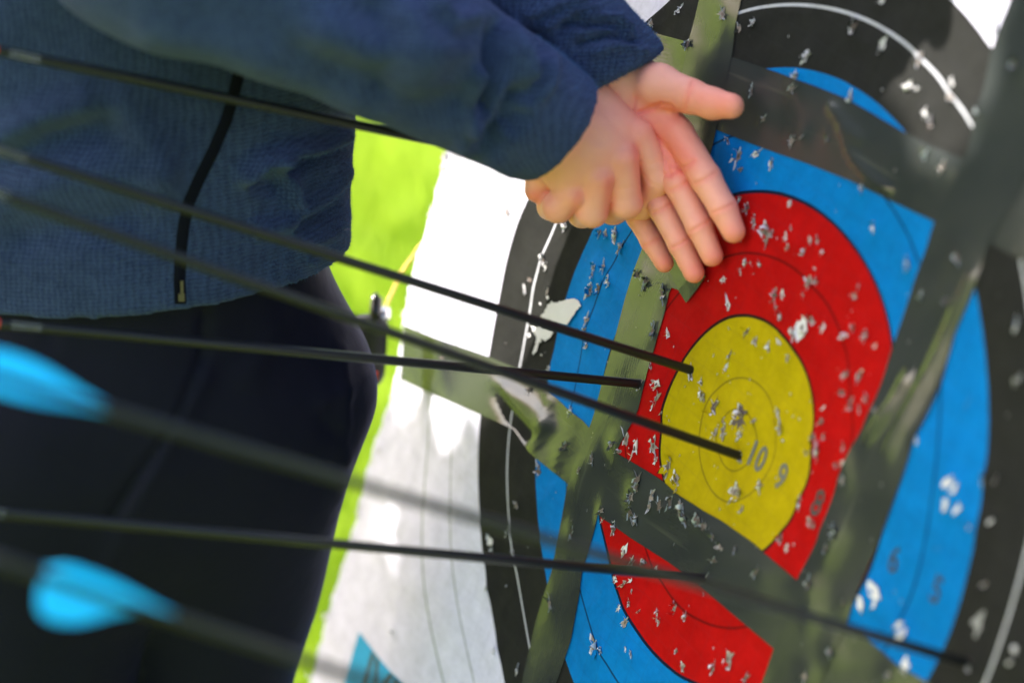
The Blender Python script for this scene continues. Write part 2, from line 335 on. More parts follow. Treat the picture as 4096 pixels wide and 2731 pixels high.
for nm, (e1, e2, off) in TAPES.items():
    A = np.array([uvpx(x, y, off) for x, y in resample(e1, 110)]); B = np.array([uvpx(x, y, off) for x, y in resample(e2, 110)])
    if (np.cross(A[-1]-A[0], B[50]-A[50])) < 0: A, B = B, A
    nc = 15; t = np.linspace(0, 1, nc)
    G = A[:, None]*(1-t[None, :, None])+B[:, None]*t[None, :, None]
    Ug, Vg = G[..., 0], G[..., 1]
    H = S(Ug, Vg)+off
    for pl, a, w_ in RID: H = H+a*np.exp(-(segdist(Ug, Vg, pl)/w_)**2)*np.minimum(1, np.minimum(t, 1-t)*8+.25)[None, :]
    s_ = np.r_[0, np.cumsum(np.linalg.norm(np.diff(A, axis=0), axis=1))]/100
    uvs = np.stack([np.repeat(s_, nc), np.tile(t*.045, len(A))], 1)
    pts = (T+XA*Ug[..., None]+YA*Vg[..., None]+N*H[..., None]).reshape(-1, 3)
    Fc = [(i*nc+j, (i+1)*nc+j, (i+1)*nc+j+1, i*nc+j+1) for i in range(len(A)-1) for j in range(nc-1)]
    tape_polys.append([tuple(x) for x in A]+[tuple(x) for x in B[::-1]]); tape_data.append([pts, Fc, uvs, off, G, H])

# -- tears
def tear_geo(u, v, s, kd, off, buf, uvroot, slots):
    """adds a hole star and curled flaps; slots = (sheet, hole, peel)"""
    V, Fc, UVs, MI = buf
    rr = random.Random(int(abs(u*131+v*977)*10)+3)
    h0 = float(S(u, v))+off
    # star-shaped rip, mostly upright, with petals bent out between its points
    nsp = rr.randint(4, 6); nv = nsp*3; a0 = rr.uniform(0, 6.28); el_ = rr.uniform(.3, .8); ph = 1.57+rr.gauss(0, .6)
    rad = s*(1.0 if kd == 2 else .8)
    def rot_(x, y): y *= el_; return x*math.cos(ph)-y*math.sin(ph), x*math.sin(ph)+y*math.cos(ph)
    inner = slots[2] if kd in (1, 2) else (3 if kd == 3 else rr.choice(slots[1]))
    k = len(V); V.append(P(u, v, h0+.035)); UVs.append(uvroot)
    for i in range(nv):
        a = a0+i*6.2832/nv+rr.uniform(-.22, .22)
        r = rad*(rr.uniform(.6, 1.35) if i % 3 == 0 else rr.uniform(.28, .85)) if kd != 2 else rad*rr.uniform(.55, 1.3)
        x, y = rot_(r*math.cos(a), r*math.sin(a)); V.append(P(u+x, v+y, h0+.03)); UVs.append(uvroot)
    for i in range(nv): Fc.append((k, k+1+i, k+1+(i+1) % nv)); MI.append(inner)
    # thin pale torn edge along part of the rip
    for i in range(nv):
        if rr.random() < .5:
            j = (i+1) % nv; A_, B_, C_ = V[k+1+i], V[k+1+j], V[k]; q = len(V); w1 = rr.uniform(.05, .3); w2 = rr.uniform(.05, .3)
            V += [A_+N*.012, B_+N*.012, B_+(B_-C_)*w2+N*(.02+w2*s*.5), A_+(A_-C_)*w1+N*(.02+w1*s*.5)]; UVs += [uvroot]*4
            Fc.append((q, q+1, q+2, q+3)); MI.append(slots[2])
    if s > .13 and kd in (0, 3):
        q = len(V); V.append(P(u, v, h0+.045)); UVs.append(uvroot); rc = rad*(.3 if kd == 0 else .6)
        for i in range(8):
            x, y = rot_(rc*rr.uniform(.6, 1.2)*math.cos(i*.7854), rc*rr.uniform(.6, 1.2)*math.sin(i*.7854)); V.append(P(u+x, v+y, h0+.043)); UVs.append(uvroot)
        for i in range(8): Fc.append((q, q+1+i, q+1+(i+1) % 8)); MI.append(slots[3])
    nf = rr.choice([0, 1, 1, 2, 2, 3]) if kd != 2 else rr.randint(0, 2)
    for q in rr.sample(range(nsp), min(nf, nsp)):
        a = a0+(q*3+1.5)*6.2832/nv; L = s*rr.uniform(.4, .95)*(1.2 if kd == 1 else 1); wd = s*rr.uniform(.35, .8)*(1.3 if kd == 1 else 1)
        dx, dy = rot_(math.cos(a), math.sin(a)); nn_ = math.hypot(dx, dy); ca, sa = dx/nn_, dy/nn_
        lift = math.radians(rr.uniform(3, 35)); curl = math.radians(rr.uniform(0, 60)); ns = 5
        x, z = rad*.35*nn_, .02; ang = lift; k = len(V); skew = rr.uniform(-.4, .4)
        for j in range(ns+1):
            f = j/ns; ww = wd*(1-f**1.4)*rr.uniform(.7, 1.2)+.01*s
            for sg in (-1, 1):
                lx, ly = x, sg*ww*.5+skew*x*.6
                uu, vv = u+lx*ca-ly*sa, v+lx*sa+ly*ca
                V.append(P(uu, vv, h0+.03+z)); UVs.append((uvroot[0]+(uu-u)*.01, uvroot[1]+(vv-v)*.01))
            x += L/ns*math.cos(ang); z += L/ns*math.sin(ang); ang += curl/(1+.6*j)*1.2
        for j in range(ns): Fc.append((k+2*j, k+2*j+2, k+2*j+3, k+2*j+1)); MI.append(0)
def which_tape(u, v):
    r = None
    for i in (1, 3, 0, 2):
        if in_poly(u, v, tape_polys[i]): r = i
    return r
# the printed face
uL = -43.4
us = np.r_[np.linspace(uL, 22, 260), np.linspace(22.6, 43.5, 30)]; vs = np.linspace(-44, 44, 330)
fp, ff, fuv, (Ug, Vg) = sheet(us, vs, 0, None, 'printed_face', target)
# left border wanders outwards towards the bottom and is frayed
edge = np.interp(Vg[:, 0], [-44, -20, 0, 44], [-44.9, -44.9, -43.4, -43.0])+.12*np.sin(Vg[:, 0]*2.3)+rng.normal(0, .06, len(vs))
for j in range(len(vs)):
    for i in range(12):
        u_ = us[i]+(edge[j]-uL)*(1-i/12); fp[j*len(us)+i] = P(u_, vs[j], float(S(u_, vs[j]))); fuv[j*len(us)+i, 0] = u_/100
buf = [list(fp), list(ff), [tuple(x) for x in fuv], [0]*len(ff)]
tbufs = [[list(d[0]), list(d[1]), [tuple(x) for x in d[2]], [0]*len(d[1])] for d in tape_data]
for (u, v, s, kd) in tears:
    w_ = which_tape(u, v)
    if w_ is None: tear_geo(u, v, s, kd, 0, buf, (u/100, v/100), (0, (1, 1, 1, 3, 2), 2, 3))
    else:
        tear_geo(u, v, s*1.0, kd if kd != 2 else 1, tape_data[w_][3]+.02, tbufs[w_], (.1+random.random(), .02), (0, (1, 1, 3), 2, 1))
# small nicks scattered everywhere arrows have gone through
for _ in range(150):
    a = random.uniform(0, 6.28); r = abs(random.gauss(0, 17)); u, v = r*math.cos(a)-2, r*math.sin(a)
    if u < -40 or abs(v) > 40: continue
    w_ = which_tape(u, v); s = random.uniform(.06, .16)
    if w_ is None: tear_geo(u, v, s, 0, 0, buf, (u/100, v/100), (0, (1, 1, 1, 3, 2), 2, 3))
    else: tear_geo(u, v, s, 0, tape_data[w_][3]+.02, tbufs[w_], (.3, .02), (0, (1, 1, 3), 2, 1))
# fraying threads along the left border
def tuft(buf, u, v, n, L):
    V, Fc, UVs, MI = buf
    for _ in range(n):
        a = random.uniform(2.2, 4.1); l = L*random.uniform(.5, 1.2); k = len(V); h = float(S(u, v))+random.uniform(-.1, .3)
        w_ = random.uniform(.06, .16)
        for (x, y) in ((0, -w_), (l*math.cos(a), l*math.sin(a)-w_*.4), (l*math.cos(a), l*math.sin(a)+w_*.4), (0, w_)):
            V.append(P(u+x, v+y, h)); UVs.append((u/100, v/100))
        Fc.append((k, k+1, k+2, k+3)); MI.append(2)
for (x, y, n) in [(1782,630,10),(1775,672,8),(1762,735,6),(1755,760,7),(1728,852,8),(1676,1040,10),(1622,1255,5),(1600,1498,6),(1590,1545,9),(1575,1590,7),(1515,1800,6),(1490,1850,8),(1440,2030,8),(1430,2060,6),(1412,2150,4),(1305,2465,8),(1235,2700,7)]:
    u, v = uvpx(x+8, y); tuft(buf, u, v, n, .6)
mesh('printed_face', W(np.array(buf[0])), buf[1], [M['face'], M['tan'], M['peel'], M['hole']], target, mi=buf[3], uv=buf[2])
for d, b in zip(tape_data, tbufs):
    o = mesh('tape_strip', W(np.array(b[0])), b[1], [M['tape'], M['hole'], M['tape_peel'], M['tan']], target, mi=b[3], uv=b[2])
# loose torn sheet pieces
def patch(name, pl, off, mt, jag=0):
    pts = []
    for i in range(len(pl)):
        a, b = np.array(pl[i], float), np.array(pl[(i+1) % len(pl)], float); n = max(1, int(np.linalg.norm(b-a)/7)) if jag else 1
        for k in range(n): pts.append(a+(b-a)*k/n+(rng.normal(0, jag, 2) if jag else 0))
    V = [];
    for p_ in pts:
        u, v = uvpx(p_[0], p_[1], off); V.append(P(u, v, float(S(u, v, False))+off))
    c = np.mean(V, 0); V.append(c); n = len(pts)
    return mesh(name, W(np.array(V)), [(i, (i+1) % n, n) for i in range(n)], mt, target, smooth=False)
patch('torn_paper', [(2160,1275),(2190,1225),(2205,1205),(2235,1212),(2262,1198),(2300,1190),(2322,1222),(2290,1270),(2265,1300),(2215,1295)], .16, M['peel'], 2.5)
patch('torn_paper', [(2120,1302),(2155,1305),(2215,1325),(2200,1350),(2180,1365),(2165,1360),(2150,1395),(2130,1420),(2145,1370),(2140,1335)], .15, M['peel'], 3)
for (x, y, s) in [(2115,1340,7),(2165,1420,3),(2190,1190,6),(2160,1215,4),(2500,100,5)]:
    patch('torn_paper', [(x-s, y-s), (x+s*.4, y-s*1.4), (x+s, y+s*.5), (x-s*.2, y+s*1.5)], .1, M['peel'], 1)
# tape tongue under the finger tips
def tongue(pl, off):
    V = []
    for p_ in pl: u, v = uvpx(p_[0], p_[1], off); V.append(P(u, v, float(S(u, v, False))+off))
    return mesh('tape_tongue', W(np.array(V)), [list(range(len(V)))[::-1]], M['tape'], target, smooth=False, uv=[(i*.01, .02) for i in range(len(V))])
tongue([(2640,1000),(2800,1060),(2822,1105),(2785,1160),(2744,1212),(2712,1160),(2685,1150)], .2)

# digits
def text_mesh(txt, size):
    c = bpy.data.curves.new('t', 'FONT'); c.body = txt; c.size = size; c.align_x = 'CENTER'; c.align_y = 'CENTER'; c.resolution_u = 4; c.offset = .035*size/2
    o = bpy.data.objects.new('t', c); COL.objects.link(o); dg = bpy.context.evaluated_depsgraph_get(); dg.update()
    me = o.evaluated_get(dg).to_mesh(); V = [tuple(v.co) for v in me.vertices]; Fc = [tuple(p_.vertices) for p_ in me.polygons]
    o.evaluated_get(dg).to_mesh_clear(); bpy.data.objects.remove(o); return V, Fc
inkw = simple('pale_ink', (.20, .20, .21), .6)
def lay_text(txt, u0, v0, size, mt, sx=1., name='printed_number'):
    V, Fc = text_mesh(txt, size); Q = []
    for x, y, _ in V: u, v = u0+x*sx, v0+y; Q.append(P(u, v, float(S(u, v))+.035))
    mesh(name, W(np.array(Q)), Fc, mt, target, smooth=False)
ink2 = simple('grey_ink', (.12, .12, .10), .6)
for txt, x, y, mt in [('10', 3030, 1828, ink2), ('9', 3126, 1910, ink2), ('8', 3274, 2015, M['ink']), ('6', 3577, 2241, simple('blue_ink', (.005, .03, .08), .6)), ('5', 3746, 2363, simple('blue_ink', (.005, .03, .08), .6)), ('4', 3909, 2494, inkw)]:
    u, v = uvpx(x, y); lay_text(txt, u, v, 2.35, mt, .82)
lay_text('JVD', -32.2, -36.0, 5.2, simple('panel_ink', (.015, .05, .07), .6), 1., 'printed_letters')

# foam butt with stand behind the face
def box_uvh(u0, u1, v0, v1, h0, h1, bev=1.0):
    V = []; 
    for h in (h0, h1):
        for (a, b) in ((u0, v0), (u1, v0), (u1, v1), (u0, v1)): V.append(P(a, b, h))
    return V, [(3, 2, 1, 0), (4, 5, 6, 7), (0, 1, 5, 4), (1, 2, 6, 5), (2, 3, 7, 6), (3, 0, 4, 7)]
for k in range(4):                                       # laminated layers
    V, Fc = box_uvh(-42.0+.4*(k % 2), 47-.4*(k % 2), -47, 47, -20.6+k*5, -15.7+k*5)
    mesh('foam_layer', W(np.array(V)), Fc, M['foam'], target, smooth=False)
def tube(pts, r, seg=12, cap=True):
    pts = [np.array(p_, float) for p_ in pts]; V = []; Fc = []; n = len(pts); rs = r if hasattr(r, '__len__') else [r]*n
    t0 = pts[1]-pts[0]; t0 /= np.linalg.norm(t0); a = np.cross(t0, [0.3, .2, 1]); a /= np.linalg.norm(a)
    for i, p_ in enumerate(pts):
        t = pts[min(i+1, n-1)]-pts[max(i-1, 0)]; t /= np.linalg.norm(t); a = a-t*(a@t); a /= np.linalg.norm(a); b = np.cross(t, a)
        for k in range(seg): th = 2*math.pi*k/seg; V.append(p_+rs[i]*(math.cos(th)*a+math.sin(th)*b))
    for i in range(n-1):
        for k in range(seg): Fc.append((i*seg+k, i*seg+(k+1) % seg, (i+1)*seg+(k+1) % seg, (i+1)*seg+k))
    if cap: Fc += [list(range(seg))[::-1], [(n-1)*seg+k for k in range(seg)]]
    return V, Fc
for (u, hh, uo) in ((-36, 0, -42), (38, 0, 44)):
    top = W(P(u, 46, -23))[0]; bot = W(P(uo, -47, -23))[0]; bot[2] = 0
    V, Fc = tube([top, (top+bot)/2, bot], [.028]*3, 8); mesh('stand_leg', np.array(V), Fc, M['wood'], target, smooth=False)
top = W(P(0, 44, -23))[0]; bot = top.copy(); bot[2] = 0; bot[1] += .75
V, Fc = tube([top, bot], [.028]*2, 8); mesh('stand_leg', np.array(V), Fc, M['wood'], target, smooth=False)
a, b = W(P(-44, -49.5, -12))[0], W(P(48, -49.5, -12))[0]
V, Fc = tube([a, b], [.03]*2, 8); mesh('stand_shelf', np.array(V), Fc, M['wood'], target, smooth=False)

# ------------------------------------------------------------------ arrows
def solve_tail(E, px, py):
    d = np.array([(px-CX)/F, (py-CY)/F, 1.]); best = None
    for s in np.linspace(60, 170, 4401):
        D = s*d-E; L = np.linalg.norm(D); c = D@N/L
        if best is None or c > best[0]: best = (c, D/L, L)
    return best[1], best[2]
def arrow(entry, tailpx, dL, roll, label, lab=True, r=.31, vh=1.0, short=None):
    u, v = uvpx(*entry, .1); E = P(u, v, float(S(u, v))); D, L = solve_tail(E, *tailpx)
    Lf = L+dL                                            # distance of the vane fronts from the paper
    a = np.cross(D, U); a /= np.linalg.norm(a); b = np.cross(D, a)
    root = empty('arrow', Wv(E), label=label, cat='arrow', group='arrows stuck in the target')
    V, Fc = tube([E-D*9+D*t for t in np.linspace(0, Lf+9+10.2, 24)], r/1., 18)
    mesh('shaft', W(np.array(V)), Fc, M['carbon'], root)
    tip = [E-D*13.5, E-D*12.8, E-D*9.2, E-D*8.6]; V, Fc = tube(tip, [.02, .2, r*1.02, r*1.02], 14); mesh('point', W(np.array(V)), Fc, M['steel'], root)
    nb = E+D*(Lf+10.0); V, Fc = tube([nb, nb+D*.4, nb+D*1.1, nb+D*1.9], [r*1.0, r*1.08, r*.9, r*.8], 14); nk = mesh('nock', W(np.array(V)), Fc, simple('nock_plastic', (.02, .3, .6), .35), root)
    tc_ = -E/np.linalg.norm(E); tc_ = tc_-D*(tc_@D); tc_ /= np.linalg.norm(tc_); a = np.cross(D, tc_); a = -a if a[1] > 0 else a; b = tc_
    for k in range(3):
        th = roll+k*2.0944; rd = math.cos(th)*a+math.sin(th)*b; tg = np.cross(D, rd)
        prof = [(x_, y_*vh) for x_, y_ in [(0, 0), (.5, .12), (1.4, .32), (2.4, .60), (3.4, .86), (4.5, 1.), (5.5, 1.02), (6.1, .85), (6.4, .45), (6.5, 0)]]
        if short is not None: prof = [(1.9+x_*.72, y_*1.25) for x_, y_ in prof] if k == short else [(x_, y_*.72) for x_, y_ in prof]
        V = []; n = len(prof)
        for sg in (-.04, .04):
            for x, y in prof: V.append(E+D*(Lf+x)+rd*(r*.9+y)+tg*sg)
            for x, y in prof[::-1][1:-1]: pass
        base = []
        Fc = [list(range(n)), [n+i for i in range(n)][::-1]]+[(i, n+i, n+(i+1) % n, (i+1) % n) for i in range(n)]
        Fc[0] = Fc[0][::-1]; Fc[1] = Fc[1][::-1]
        mesh('vane', W(np.array(V)), Fc, M['vane'], root, smooth=False)
    if lab:
        def band(l0, l1, mt, nm, half=False):
            V, Fc = tube([E+D*l0, E+D*l1], r*1.015, 18, False)
            mesh(nm, W(np.array(V)), Fc, mt, root)
        band(Lf-.55, Lf-.25, M['red'], 'band')
        # tiny printed lettering facing the camera
        toc = -E/np.linalg.norm(E); toc = toc-D*(toc@D); toc /= np.linalg.norm(toc); up = np.cross(D, toc)
        if up[1] > 0: up = -up
        V = []; Fc = []; x = Lf-3.1
        for q in range(5):
            wd = .26; V0 = len(V)
            for (xx, th) in ((x, -.45), (x+wd, -.45), (x+wd, .45), (x, .45)):
                V.append(E+D*xx+(toc*math.cos(th)+up*math.sin(th))*r*1.03)
            Fc.append((V0, V0+1, V0+2, V0+3)); x += .38
        mesh('lettering', W(np.array(V)), Fc, simple('worn_white', (.7, .7, .72), .5), root, smooth=False)
    return E, D, Lf, a, b
AR = {}
AR['A'] = arrow((2765,1480), (60,620), 2.5, .3, 'black arrow stuck on the line between red and yellow rings')
AR['B'] = arrow((2960,1822), (-20,770), 2.5, .9, 'black arrow stuck nearest the middle of the yellow, beside the number ten')
AR['C'] = arrow((2563,1535), (60,1300), 1.6, .1, 'black arrow stuck through the tape left of the red ring, running nearly level')
AR['D'] = arrow((2700,763), (80,222), 2., .6, 'topmost black arrow, gripped by the fist and passing under the near sleeve')
AR['E'] = arrow((3870,2650), (430,1640), 0., 0., 'blurred near arrow stuck in the black ring at the lower right corner', False, r=.28, vh=.95)
AR['F'] = arrow((2820,2312), (0,2050), 3., .2, 'black arrow stuck in the lower tape below the yellow, above the lower red piece')
AR['G'] = arrow((4000,3560), (700,2470), 0., 3.0, 'lowest and nearest blurred arrow with two cyan vanes in view at the bottom left', False, r=.28, vh=1.2, short=0)

# ------------------------------------------------------------------ SDF modelling (surface nets)
def smin(a, b, k):
    h = np.clip(.5+.5*(b-a)/k, 0, 1); return b*(1-h)+a*h-k*h*(1-h)
class Field:
    def __init__(s, lo, hi, vox):
        s.lo = np.array(lo, float); s.vox = vox; s.n = np.ceil((np.array(hi)-s.lo)/vox).astype(int)+1
        s.x, s.y, s.z = [(s.lo[i]+vox*np.arange(s.n[i])).astype(np.float32).reshape([-1 if j == i else 1 for j in range(3)]) for i in range(3)]
    def cone(s, a, b, ra, rb):
        a = np.asarray(a, float); b = np.asarray(b, float); ab = b-a; L2 = max(float(ab@ab), 1e-6)
        h = np.clip(((s.x-a[0])*ab[0]+(s.y-a[1])*ab[1]+(s.z-a[2])*ab[2])/L2, 0, 1)
        dx = s.x-a[0]-h*ab[0]; dy = s.y-a[1]-h*ab[1]; dz = s.z-a[2]-h*ab[2]
        return (np.sqrt(dx*dx+dy*dy+dz*dz)-(ra+(rb-ra)*h)).astype(np.float32)
    def ell(s, a, b, e1, k1, e2, k2, ra, rb):
        """tapered capsule from a to b whose section is stretched: e1 by k1, e2 by k2"""
        a = np.asarray(a, float); b = np.asarray(b, float); ab = b-a; L2 = float(ab@ab)
        X, Y, Z = s.x-a[0], s.y-a[1], s.z-a[2]
        h = np.clip((X*ab[0]+Y*ab[1]+Z*ab[2])/L2, 0, 1)
        dx = X-h*ab[0]; dy = Y-h*ab[1]; dz = Z-h*ab[2]
        p1 = dx*e1[0]+dy*e1[1]+dz*e1[2]; p2 = dx*e2[0]+dy*e2[1]+dz*e2[2]
        r2 = np.maximum(dx*dx+dy*dy+dz*dz-p1*p1-p2*p2, 0)
        return ((np.sqrt(r2+(p1/k1)**2+(p2/k2)**2)-(ra+(rb-ra)*h))*min(k1, k2, 1)).astype(np.float32)
    def plane(s, p_, n_):
        n_ = np.asarray(n_, float)/np.linalg.norm(n_); return ((s.x-p_[0])*n_[0]+(s.y-p_[1])*n_[1]+(s.z-p_[2])*n_[2]).astype(np.float32)
    def nets(s, D):
        n = D.shape; ins = D < 0
        cnt = np.zeros([k-1 for k in n], np.float32); acc = [np.zeros_like(cnt) for _ in range(3)]
        sl = lambda a, o: tuple(slice(o[i], (a[i]-1+o[i])) for i in range(3))
        for ax in range(3):
            d0 = D[tuple(slice(0, -1) if i == ax else slice(None) for i in range(3))]
            d1 = D[tuple(slice(1, None) if i == ax else slice(None) for i in range(3))]
            cr = (d0 < 0) != (d1 < 0); t = np.where(cr, d0/np.where(cr, d0-d1, 1), 0).astype(np.float32)
            oth = [i for i in range(3) if i != ax]
            for o1 in (0, 1):
                for o2 in (0, 1):
                    ix = [slice(None)]*3; ix[oth[0]] = slice(o1, n[oth[0]]-1+o1); ix[oth[1]] = slice(o2, n[oth[1]]-1+o2); ix = tuple(ix)
                    c = cr[ix]; cnt += c; acc[ax] += t[ix]*c; acc[oth[0]] += o1*c; acc[oth[1]] += o2*c
        act = cnt > 0; idx = np.full(act.shape, -1, np.int64); idx[act] = np.arange(act.sum())
        I = np.argwhere(act); c = cnt[act]
        V = s.lo+s.vox*(I+np.stack([acc[i][act]/c for i in range(3)], 1))
        Fs = []
        for ax in range(3):
            d0 = ins[tuple(slice(0, -1) if i == ax else slice(None) for i in range(3))]
            d1 = ins[tuple(slice(1, None) if i == ax else slice(None) for i in range(3))]
            E_ = np.argwhere(d0 != d1); oth = [i for i in range(3) if i != ax]
            E_ = E_[(E_[:, oth[0]] > 0) & (E_[:, oth[1]] > 0) & (E_[:, oth[0]] < n[oth[0]]-1) & (E_[:, oth[1]] < n[oth[1]]-1)]
            flip = d0[tuple(E_.T)]
            q = []
            for (o1, o2) in ((0, 0), (1, 0), (1, 1), (0, 1)):
                G_ = E_.copy(); G_[:, oth[0]] -= 1-o1; G_[:, oth[1]] -= 1-o2; q.append(idx[tuple(G_.T)])
            q = np.stack(q, 1)
            if ax == 1: flip = ~flip
            q = np.where(flip[:, None], q, q[:, ::-1]); Fs.append(q[(q >= 0).all(1)])
        return V, np.concatenate(Fs)
def laplace(V, Fc, it=1, lam=.5):
    n = len(V); e = np.concatenate([Fc[:, [i, (i+1) % 4]] for i in range(4)]); e = np.concatenate([e, e[:, ::-1]])
    deg = np.bincount(e[:, 0], minlength=n)[:, None]
    for _ in range(it):
        a = np.stack([np.bincount(e[:, 0], V[e[:, 1], k], n) for k in range(3)], 1)/np.maximum(deg, 1); V = V+(a-V)*lam
    return V
def normals(V, Fc):
    nn = np.cross(V[Fc[:, 2]]-V[Fc[:, 0]], V[Fc[:, 3]]-V[Fc[:, 1]]); out = np.zeros_like(V)
    for i in range(4):
        for k in range(3): out[:, k] += np.bincount(Fc[:, i], nn[:, k], len(V))
    return out/np.maximum(np.linalg.norm(out, axis=1, keepdims=True), 1e-9)
def strokes(V, Nn, lst, mask=None):
    """real relief along lines traced on the near side of a surface: (px polyline, height cm, width px)"""
    px, py = proj(V); vd = (Nn*V).sum(1)/np.linalg.norm(V, axis=1); front = vd < 0; d = np.zeros(len(V))
    if mask is not None: front = front & mask
    for pl, a, w_ in lst:
        pl = np.array(pl, float); dd = segdist(px, py, pl); d += a*np.exp(-(dd/w_)**2)
    return V+Nn*(d*front*np.clip(-vd*1.9-.12, 0, 1))[:, None]

# ------------------------------------------------------------------ the archer
e1 = np.array([1., 0, 0]); e1 = e1-U*(e1@U); e1 /= np.linalg.norm(e1); e2 = np.cross(U, e1)
if e2[2] < 0: e2 = -e2
ca, sa = math.cos(.38), math.sin(.38)
lat = e1*ca+e2*sa; dep = e2*ca-e1*sa                     # body turned towards the target
C0 = pix(497, 1190, 176.)
hip = C0-U*2
sh = C0+U*47
ShR, ShL = sh-lat*17-dep*1, sh+lat*17-dep*1
ElR = pix(640, -330, 150.); WrR = pix(2205, 512, 164.); MidR = pix(1500, 110, 155.)
ElL = pix(1480, -470, 164.); WrL = pix(2450, 335, 170.5)
feet = W(hip-U*97)[0]; feet[2] = 0
person = empty('person', Vector(feet.tolist()), label='person in blue fleece jacket and navy trousers, one fist on an arrow', cat='person')

def joined(parts):
    V = []; Fc = []; k = 0; at = []
    for v, f, a in parts: V.append(v); Fc.append(f+k); k += len(v); at.append(a)
    return np.concatenate(V), np.concatenate(Fc), np.concatenate(at)
parts = []
# --- left hand, palm to the camera, fingers braced on the face
def PH(px, py, h):
    u, v = toplane(px, py, h); return P(u, v, h)
def px2cm(px, z): return px*z/F
fing = {  # joints: (px, py, height over the face cm, radius px)
 'index': [(2722,548,3.2,64),(2822,712,2.6,63),(2893,835,1.9,57),(2934,925,1.35,48)],
 'middle': [(2646,600,3.5,62),(2716,740,3.0,58),(2797,905,2.2,53),(2848,1022,1.4,45)],
 'ring': [(2575,655,3.6,60),(2648,833,3.0,55),(2722,975,2.1,50),(2776,1090,1.35,43)],
 'pinky': [(2505,700,3.5,56),(2552,868,3.0,48),(2608,965,2.3,45),(2657,1052,1.6,39)],
 'thumb': [(2520,318,5.0,92),(2635,345,4.6,88),(2760,385,3.7,68),(2850,415,3.0,62),(2925,425,2.5,52)]}
Fd = Field((3, -22, 155), (22, -1, 186), .1)
def chain(fd, js, k=.25, rs=1.0, fn=PH):
    D = None; pts = [fn(a, b, c) for a, b, c, _ in js]
    for i in range(len(js)-1):
        d = fd.cone(pts[i], pts[i+1], px2cm(js[i][3], pts[i][2])*rs, px2cm(js[i+1][3], pts[i+1][2])*rs)
        D = d if D is None else smin(D, d, k)
    return D, pts
WL = WrL; palm = None; JP = []
Wc = PH(2490, 345, 5.2); fa = pix(2250, 130, 169.5)
for nme, (x, y, h, r) in [('i', (2700,520,3.3,66)), ('m', (2632,575,3.6,66)), ('r', (2565,630,3.7,64)), ('p', (2500,680,3.6,60))]:
    b = PH(x, y, h); d = Fd.cone(Wc, b, 1.9, px2cm(r, b[2])); palm = d if palm is None else smin(palm, d, .9)
palm = smin(palm, Fd.cone(PH(2440, 420, 5.1), PH(2480, 610, 4.2), 1.55, 1.35), .9)      # heel on the little finger side
palm = smin(palm, Fd.cone(Wc, fa, 2.35, 2.7), 1.0)
D = palm
fj = []
fu = None
for nme in ('index', 'middle', 'ring', 'pinky'):
    d, pts = chain(Fd, fing[nme]); fj += pts[1:3]; JP += pts[1:]; fu = d if fu is None else smin(fu, d, .12)
D = smin(D, fu, .45)
d, pts = chain(Fd, fing['thumb'], .35); JP += pts[2:]
D = smin(D, d, .55)
V, Fc = Fd.nets(D); V = laplace(V, Fc, 2, .5); Nn = normals(V, Fc)
if (Nn*(V-V.mean(0))).sum() < 0: Nn = -Nn; Fc = Fc[:, ::-1]
crease = [([(2552,450),(2600,432),(2640,420),(2680,424),(2700,446)], -.09, 7), ([(2560,452),(2610,440),(2640,418)], -.06, 5), ([(2590,520),(2625,545),(2640,565)], -.06, 6), ([(2560,560),(2610,580),(2640,620),(2690,660)], -.05, 7),
          ([(2540,395),(2520,470),(2500,560)], -.05, 8), ([(2770,330),(2745,390),(2735,440)], -.05, 7),
          ([(2690,690),(2735,668),(2775,640)], -.06, 6), ([(2640,705),(2680,690)], -.05, 6), ([(2780,735),(2820,718),(2862,690)], -.045, 6), ([(2855,850),(2890,838),(2935,815)], -.04, 6),
          ([(2680,760),(2716,748),(2752,725)], -.045, 6), ([(2762,925),(2800,905),(2838,882)], -.04, 6), ([(2612,850),(2650,835),(2688,812)], -.045, 6), ([(2690,990),(2722,976),(2758,952)], -.04, 6), ([(2575,985),(2610,968),(2640,950)], -.04, 6),
          ([(2680,700),(2665,650)], -.07, 9), ([(2728,680),(2712,650)], -.05, 8)]
V2 = strokes(V, Nn, [(p_, a_*1.7, w_) for p_, a_, w_ in crease])
px, py = proj(V); red = np.zeros(len(V))
for pl, a, w_ in crease: red += .4*np.exp(-(segdist(px, py, np.array(pl, float))/(w_*2.6))**2)
for q in JP: red += .35*np.exp(-(np.linalg.norm(V-q, axis=1)/1.1)**2)
for (x, y, r_, a_) in ((2640,470,80,.7), (2690,600,90,.75), (2740,640,50,.4), (2930,940,45,.5), (2860,1040,45,.6), (2780,1100,45,.6), (2665,1060,45,.6), (2900,430,70,.45), (2800,400,60,.35)): red += a_*np.exp(-((px-x)**2+(py-y)**2)/r_**2)
parts.append((V2, Fc, np.clip(red+.15, 0, 1)))
